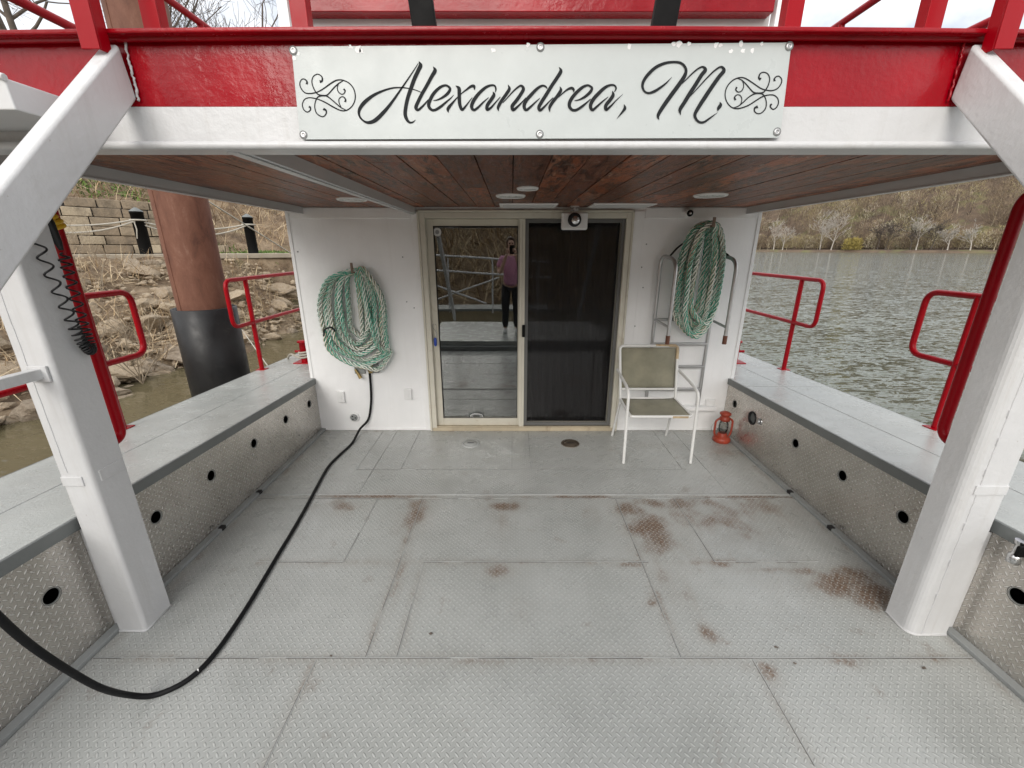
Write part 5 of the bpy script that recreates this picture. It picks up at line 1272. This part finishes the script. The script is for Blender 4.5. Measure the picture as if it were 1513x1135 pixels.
# gravel + reeds
def rubble():
    rg = random.Random(17); bm = bmesh.new(); bmesh.ops.create_icosphere(bm, subdivisions=1, radius=1); base = [v.co.copy() for v in bm.verts]; bm.verts.index_update(); bf = [tuple(v.index for v in f.verts) for f in bm.faces]; bm.free()
    mb = MB(); c = 0
    while c < 2600:
        y = rg.uniform(0, 17); x = rg.uniform(-15, -6.8); u = (x-L0.x)*LN.x + (y-L0.y)*LN.y
        if u > -.15: continue
        z = float(terrain(x, y))
        if z < WZ - .1: continue
        c += 1; r_ = rg.uniform(.03, .11); e = (r_*rg.uniform(.8,1.7), r_*rg.uniform(.7,1.3), r_*rg.uniform(.4,.9)); m_ = Matrix.Rotation(rg.uniform(0, 6.3), 3, 'Z') @ Matrix.Rotation(rg.uniform(-.5,.5), 3, 'X')
        mb.add([m_ @ Vector((v.x*e[0]*rg.uniform(.75,1.2), v.y*e[1]*rg.uniform(.75,1.2), v.z*e[2]*rg.uniform(.75,1.2))) + Vector((x, y, z + .04)) for v in base], bf)
    o = mb.build('bank_rubble', M['rock']); tag(o, None, None, None, 'stuff'); o['label'] = 'small broken stones between the riprap rocks on the bank'
def blades(name, count, sampler, length, width, mat, seed, flat=.5, kind='stuff', segs=3):
    rg = random.Random(seed); vs = []; fs = []; tone = []
    c = 0
    while c < count:
        s = sampler(rg)
        if s is None: continue
        x, y, z, k = s; c += 1
        L = length*rg.uniform(.5, 1.4)*k; th = rg.uniform(0, 6.283); el = rg.uniform(0, 1)**flat * 1.3
        d = Vector((math.cos(th)*math.cos(el), math.sin(th)*math.cos(el), math.sin(el))); p = Vector((x, y, z)); sd = Vector((-math.sin(th), math.cos(th), rg.uniform(-.6,.6))).normalized()*width*rg.uniform(.6,1.4)
        bend = Vector((rg.uniform(-.5,.5), rg.uniform(-.5,.5), -rg.uniform(.2,.9)))
        n0 = len(vs); tn = rg.random()
        for q in range(segs + 1):
            w = sd * (1 - .7*q/segs); vs += [p - w, p + w]; tone += [tn, tn]
            d = (d + bend*(.8/segs)).normalized(); p = p + d*(L/segs)
        for q in range(segs): fs.append((n0+2*q, n0+2*q+1, n0+2*q+3, n0+2*q+2))
    mb = MB(); mb.v = [tuple(v) for v in vs]; mb.f = fs; mb.m = [0]*len(fs); mb.sm = [False]*len(fs); mb.attr = {'tone': tone}
    return mb.build(name, mat)
def bank_s(rg):
    y = rg.uniform(0, 17); x = rg.uniform(-16, -7.1); u = (x-L0.x)*LN.x + (y-L0.y)*LN.y
    if u > -.2: return None
    z = float(terrain(x, y))
    if z < WZ - .05: return None
    if noise.noise(Vector((x*.6, y*.6, 7))) < -.22: return None
    return x, y, z + .06, 1.0
rubble()
o = blades('dead_reeds', 12000, bank_s, .50, .008, M['straw'], 3, 1.6); tag(o, None, None, None, 'stuff'); o['label'] = 'tangle of dead straw coloured reeds over the bank rocks'
def hill_s(rg):
    al = rg.uniform(-14, 16); u = rg.uniform(2.0, 17); p = frame_pt(al, u, 0); z = float(terrain(p.x, p.y)); return p.x, p.y, z, 1.0
o = blades('hill_brush', 15000, hill_s, .9, .012, M['straw'], 4, .7); tag(o, None, None, None, 'stuff'); o['label'] = 'dry brush and fallen twigs covering the hillside'
def rear_s(rg):
    x, y = rg.uniform(-14, 8), -10.5 - rg.uniform(0, 12); return x, y, float(terrain(x, y)), 1.3
o = blades('far_bow_brush', 5000, rear_s, 1.4, .03, M['straw'], 14, .6); tag(o, None, None, None, 'stuff'); o['label'] = 'dry brush on the bank beyond the bow, seen mirrored in the glass'
GREEN = [(-12.6,15.6,.8),(-11.3,16.0,.6),(-10.2,15.9,.9),(-8.9,15.9,.8),(-13.6,14.6,.8),(-6.9,16.2,.5),(-9.4,16.6,.6)]
def green_s(rg):
    cx, cy, rr = GREEN[rg.randrange(len(GREEN))]; a_ = rg.uniform(0, 6.28); r_ = rr*math.sqrt(rg.random()); x, y = cx + r_*math.cos(a_), cy + r_*math.sin(a_); return x, y, float(terrain(x, y)) + .02, 1.0
o = blades('green_weeds', 2000, green_s, .15, .022, M['leafy'], 5, .6); tag(o, None, None, None, 'stuff'); o['label'] = 'patches of fresh green weeds on the hillside'
# bare trees
def grow(mb, p, d, L, r, lev, rg, droop=.0, sides=5, kids=(2,4), spread=.6, minr=.004, ratio=.72):
    n = 4; pts = [p]; dd = d.copy(); q = p.copy(); rad = [r]
    for k in range(n):
        dd = (dd + Vector((rg.uniform(-.16,.16), rg.uniform(-.16,.16), rg.uniform(-.06,.14) - droop))).normalized(); q = q + dd*(L/n); pts.append(q.copy()); rad.append(max(minr, r*(1 - .42*(k+1)/n)))
    mb.tube(pts, r, max(3, sides), radii=rad, caps=False)
    if lev == 0: return
    for k in range(rg.randint(*kids)):
        i = rg.randint(2, n); base = pts[i]; ax = Vector((rg.uniform(-1,1), rg.uniform(-1,1), rg.uniform(-.25,.6))).normalized()
        nd = (dd*(1-spread*.6) + ax*spread).normalized()
        grow(mb, base, nd, L*rg.uniform(.55,.85)*ratio/.72, max(minr, rad[i]*rg.uniform(.5,.75)), lev-1, rg, droop, max(3, sides-1), kids, spread, minr, ratio)
def bare_tree(pos, H, r, lab, mat, seed, lev=4, minr=.006, grp='bare trees on the hill above the bank', kids=(3,4), spread=.62):
    rg = random.Random(seed); root = empty('bare_tree', pos, lab, 'tree', grp)
    a = MB(); pos = Vector(pos); q = pos - Vector((0,0,.5)); pts = [q]; rad = [r*1.15]; d = Vector((rg.uniform(-.1,.1), rg.uniform(-.1,.1), 1)).normalized()
    for k in range(6): q = q + d*(H*.5/6) + Vector((rg.uniform(-.03,.03)*H*.2, rg.uniform(-.03,.03)*H*.2, 0)); pts.append(q.copy()); rad.append(r*(1-.09*(k+1)))
    a.tube(pts, r, 9, radii=rad, caps=False); a.build('trunk', mat, root)
    c = MB()
    for k in range(7):
        i = rg.randint(3, 6); th = rg.uniform(0, 6.28); grow(c, pts[i], Vector((math.cos(th)*.75, math.sin(th)*.75, rg.uniform(.5,1.2))).normalized(), H*rg.uniform(.20,.30), rad[i]*.55, lev-1, rg, 0, 5, kids, spread, minr)
    grow(c, pts[-1], d, H*.3, rad[-1], lev-1, rg, 0, 5, kids, spread, minr); c.build('crown', mat, root)
tl = [(-24,21,14,.30,'thick grey bare tree farthest left behind the upper railing'),(-19.5,20,13,.22,'grey bare tree with many thin branches left of the rusty pile top'),(-28,29,15,.25,'tall bare tree on the hill left of the rusty pile'),(-15.5,22,12,.16,'slender bare tree seen just right of the rusty pile top'),(-19,28,13,.2,'bare tree on the hill behind the red upper rail'),
      (-12.5,24,11,.14,'small bare tree at the right end of the hilltop row'),(-33,24,15,.25,'bare tree at the far left edge of the hill'),(-23,17,12,.2,'leaning bare tree low on the left hillside')]
for k, (x, y, H, r_, lab) in enumerate(tl): bare_tree((x, y, float(terrain(x, y))), H, r_, lab, M['bark'], 30 + k, 5 if k < 4 else 4, .008)
for k in range(10):
    x, y = RNG.uniform(-26, 8), RNG.uniform(-30, -16); bare_tree((x, y, float(terrain(x, y))), RNG.uniform(9,13), .16, 'bare tree on the bank beyond the bow, seen only in the glass', M['bark'], 60 + k, 3, .012, 'bare trees beyond the bow')
# bare shrub on the bank
def shrub(pos, H, lab, seed):
    rg = random.Random(seed); root = empty('bare_shrub', pos, lab, 'shrub', 'leafless shrubs on the bank'); a = MB()
    for k in range(6): th = rg.uniform(0, 6.28); grow(a, Vector(pos), Vector((math.cos(th)*.5, math.sin(th)*.5, 1)).normalized(), H*rg.uniform(.35,.55), .012, 3, rg, 0, 4, (2,3), .55, .0035)
    a.build('stem', M['twig'], root)
shrub((-9.6, 9.8, float(terrain(-9.6, 9.8))), 1.9, 'leafless pale shrub in front of the stone wall', 81); shrub((-6.9, 7.4, WZ + .1), 1.6, 'leafless shrub at the water by the left railing', 82); shrub((-8.4, 13.2, float(terrain(-8.4, 13.2))), 1.0, 'low leafless shrub right of the rusty pile', 83)
# ------------------------------------------------------------------ far shore on the right
S0, S1 = Vector((222, 380)), Vector((300, 255)); SD = (S1-S0).normalized(); SN = Vector((-SD.y, SD.x))
if SN.dot(Vector((1,.3))) < 0: SN = -SN
def far_h(s, d):
    return WZ + np.clip(d, -5, 3)*.5 + np.clip(d - 3, 0, 22)*.05 + 105*(1 - np.exp(-np.clip(d - 22, 0, None)*.0075))
mb = MB(); ss = np.linspace(-420, 520, 95); ds = np.concatenate([[-6, 0, 3, 8, 15, 22], np.linspace(30, 330, 40)])
for d in ds:
    for s in ss: p = S0 + SD*float(s) + SN*float(d); mb.v.append((p.x, p.y, float(far_h(s, d)) + (3*noise.noise(Vector((s*.02, d*.02, 0))) if d > 20 else .4*noise.noise(Vector((s*.1, d*.2, 0))))))
ns = len(ss); mb.f = [(j*ns+i, j*ns+i+1, (j+1)*ns+i+1, (j+1)*ns+i) for j in range(len(ds)-1) for i in range(ns-1)]; mb.m = [0]*len(mb.f); mb.sm = [True]*len(mb.f)
def mat_farground():
    m, nt, b, out = new_mat('far_bank_ground'); g = N(nt); c = g.coord()
    col = g.ramp(g.noise(c, .12, 8, .7), [(.3, (.07,.05,.035)), (.55, (.13,.09,.06)), (.75, (.19,.14,.09))])
    col = g.mix(g.range(g.noise(c, .05, 4, .6), .52, .62, 0, .6), col, (.15,.16,.055)); g.put(b.inputs['Base Color'], col); b.inputs['Roughness'].default_value = .95; return m
tag(mb.build('far_hillside', mat_farground()), None, None, None, 'structure')
def forest():
    rs = np.random.RandomState(5); V, Fc, tone = [], [], []; nv = 0
    def tree(px, py, pz, H, tb, dense):
        nonlocal nv
        n = dense; th = rs.uniform(0, 2*PI, n); rr = np.sqrt(rs.uniform(0, 1, n))*H*.30; hh = rs.uniform(.10, 1, n)
        prof = np.sin(np.clip(hh, .05, 1)*PI*.85 + .25)*1.1; rr *= prof
        bx, by, bz = px + rr*np.cos(th), py + rr*np.sin(th), pz + hh*H*.92
        L = rs.uniform(.9, 2.6, n)*H/14; dx = np.cos(th)*.55 + rs.uniform(-.45,.45,n); dy = np.sin(th)*.55 + rs.uniform(-.45,.45,n); dz = rs.uniform(.25,1.2,n)
        w = rs.uniform(.06,.18,n)
        ox, oy = rs.uniform(-1,1,n), rs.uniform(-1,1,n)
        v = np.stack([np.stack([bx - ox*w, by - oy*w, bz],1), np.stack([bx + ox*w, by + oy*w, bz + w*.5],1), np.stack([bx + dx*L, by + dy*L, bz + dz*L],1)],1).reshape(-1,3)
        V.append(v); tn = np.clip(tb + rs.normal(0,.10,n), 0, 1); tone.append(np.repeat(tn, 3))
        Fc.append(np.arange(nv, nv + 3*n).reshape(-1,3)); nv += 3*n
        lx_, ly_ = rs.uniform(-.12,.12,2)*H; tw = rs.uniform(.14,.3)
        V.append(np.array([[px-tw,py,pz-1],[px+tw,py,pz-1],[px+lx_,py+ly_,pz+H*.75]])); tone.append(np.full(3, rs.choice([0.0,.1,.25,.95], p=[.4,.25,.2,.15]))); Fc.append(np.array([[nv,nv+1,nv+2]])); nv += 3
    k = 0
    for i in range(3300):
        d = 6 + 230*rs.rand()**1.15
        if i > 2600: d = rs.uniform(9, 24)
        s = rs.uniform(-150, 420); p = S0 + SD*float(s) + SN*float(d)
        q = noise.noise(Vector((s*.018, d*.03, 3))); tb = .36 + .42*q + rs.normal(0,.17)
        if rs.rand() < (.10 + .5*max(0, (s-60)/360)) and d > 60: tb = .80
        if rs.rand() < (.16 if d < 60 else .05): tb = .96
        tree(p.x, p.y, float(far_h(s, d)), rs.uniform(12, 23) if d > 24 else rs.uniform(6, 14), tb, 210)
    V = np.concatenate(V); Fc = np.concatenate(Fc); tn = np.concatenate(tone)
    me = bpy.data.meshes.new('far_woodland'); me.vertices.add(len(V)); me.vertices.foreach_set('co', V.ravel().astype(np.float32))
    me.loops.add(Fc.size); me.loops.foreach_set('vertex_index', Fc.ravel().astype(np.int32)); me.polygons.add(len(Fc)); me.polygons.foreach_set('loop_start', np.arange(0, Fc.size, 3, dtype=np.int32))
    me.update(calc_edges=True); at = me.attributes.new('tone', 'FLOAT', 'POINT'); at.data.foreach_set('value', tn.astype(np.float32)); me.materials.append(M['forest'])
    o = bpy.data.objects.new('far_woodland', me); link(o); tag(o, None, None, None, 'stuff'); o['label'] = 'leafless brown woodland covering the hill across the river'
forest()
def farpt(u, d=6):
    # point on the far shoreline seen in direction u
    a_, b_, c_ = ray(u, 368); k = a_/b_
    # solve (S0 + SD s + SN d).x = k * y
    A_ = SD.x - k*SD.y; B2 = (S0.x + SN.x*d) - k*(S0.y + SN.y*d); s = -B2/A_; p = S0 + SD*s + SN*d; return Vector((p.x, p.y, float(far_h(s, d))))
for k, (u, H, mt, lab) in enumerate([(1143,24,'bark2','white barked bare tree first right of the cabin corner on the far shore'),(1156,19,'bark2','thin white tree beside the first one on the far shore'),(1212,28,'bark2','tall white barked tree left of the yellow bush across the river'),(1228,26,'bark2','large spreading white barked tree just left of the yellow bush'),(1296,21,'darkbark','dark twin stemmed tree in the middle of the far shore'),(1308,19,'darkbark','dark bushy tree just right of the twin stemmed tree'),(1354,22,'bark2','leaning white tree with a bent crown across the river'),(1345,16,'darkbark','dark low tree leaning beside the bent white tree'),(1434,17,'bark2','thin white tree near the right guard pipe on the far shore'),(1400,15,'bark2','small pale tree between the bent tree and the guard pipe'),(1375,18,'darkbark','dark tree right of the bent white tree across the river')]):
    p = farpt(u, 7); bare_tree(p, H, .42 if mt == 'bark2' else .38, lab, M[mt], 100 + k, 4, .08, 'distinct trees on the far shore', (2,4), .7)
# yellow bush
p = farpt(1258, 5); rg = random.Random(3)
def bush_s(r_): 
    t = r_.uniform(0, 6.28); q = 6.5*math.sqrt(r_.random()); h = r_.uniform(0, 1); return p.x + q*math.cos(t)*math.sqrt(1-h*h*.8), p.y + q*math.sin(t), p.z + h*8, 1.0
o = blades('budding_bush', 1500, bush_s, 1.8, .16, mat_vcol('yellow_buds', [(0,(.24,.19,.05)),(1,(.42,.34,.10))]), 6, .8); tag(o, 'yellow budding bush on the far shore between white and dark trees', 'bush')

# ================================================================= LIGHT, SKY, CAMERA
W = bpy.data.worlds.new('World'); scene.world = W; W.use_nodes = True; nt = W.node_tree; nt.nodes.clear(); g = N(nt)
out = g.n('ShaderNodeOutputWorld'); bg = g.n('ShaderNodeBackground'); sky = g.n('ShaderNodeTexSky'); sky.sky_type = 'NISHITA'; sky.sun_disc = False
EL, AZ = math.radians(29), math.radians(194)
sky.sun_elevation = EL; sky.sun_rotation = AZ; sky.air_density = 1.2; sky.dust_density = 2.5
tc = g.n('ShaderNodeTexCoord'); mp = g.n('ShaderNodeMapping'); mp.inputs['Scale'].default_value = (1,1,2.2); nt.links.new(tc.outputs['Generated'], mp.inputs[0])
cl = g.noise(mp.outputs[0], 2.2, 7, .55, .6)
cloud = g.ramp(cl, [(.36, (4.4,4.7,5.2)), (.50, (7.2,7.3,7.5)), (.66, (12.5,12.4,12.2))])
g.put(bg.inputs['Color'], g.mix(g.range(cl, .28, .5, .78, .97), sky.outputs[0], cloud)); bg.inputs['Strength'].default_value = .10
nt.links.new(bg.outputs[0], out.inputs[0])
sl = bpy.data.lights.new('sun', 'SUN'); sl.energy = 1.3; sl.angle = math.radians(35); sl.color = (1, .96, .9); so_ = bpy.data.objects.new('sun', sl); link(so_)
sdir = Vector((math.sin(AZ)*math.cos(EL), math.cos(AZ)*math.cos(EL), math.sin(EL)))
so_.rotation_euler = sdir.to_track_quat('Z', 'Y').to_euler(); so_.location = (0, -5, 12)
cam = bpy.data.cameras.new('camera'); co = bpy.data.objects.new('camera', cam); link(co); co.location = (0, 0, CAMZ); co.rotation_euler = (PI/2 - PITCH, 0, 0)
cam.sensor_fit = 'HORIZONTAL'; cam.sensor_width = 36; cam.lens = 36 * F / 1513; cam.clip_start = .02; cam.clip_end = 3000
scene.camera = co
vs = scene.view_settings; vs.view_transform = 'Standard'; vs.look = 'None'; vs.gamma = 1; vs.use_curve_mapping = False; vs.exposure = .90
scene.render.resolution_x = 1024; scene.render.resolution_y = 768
scene.cycles.max_bounces = 8; scene.cycles.transparent_max_bounces = 12
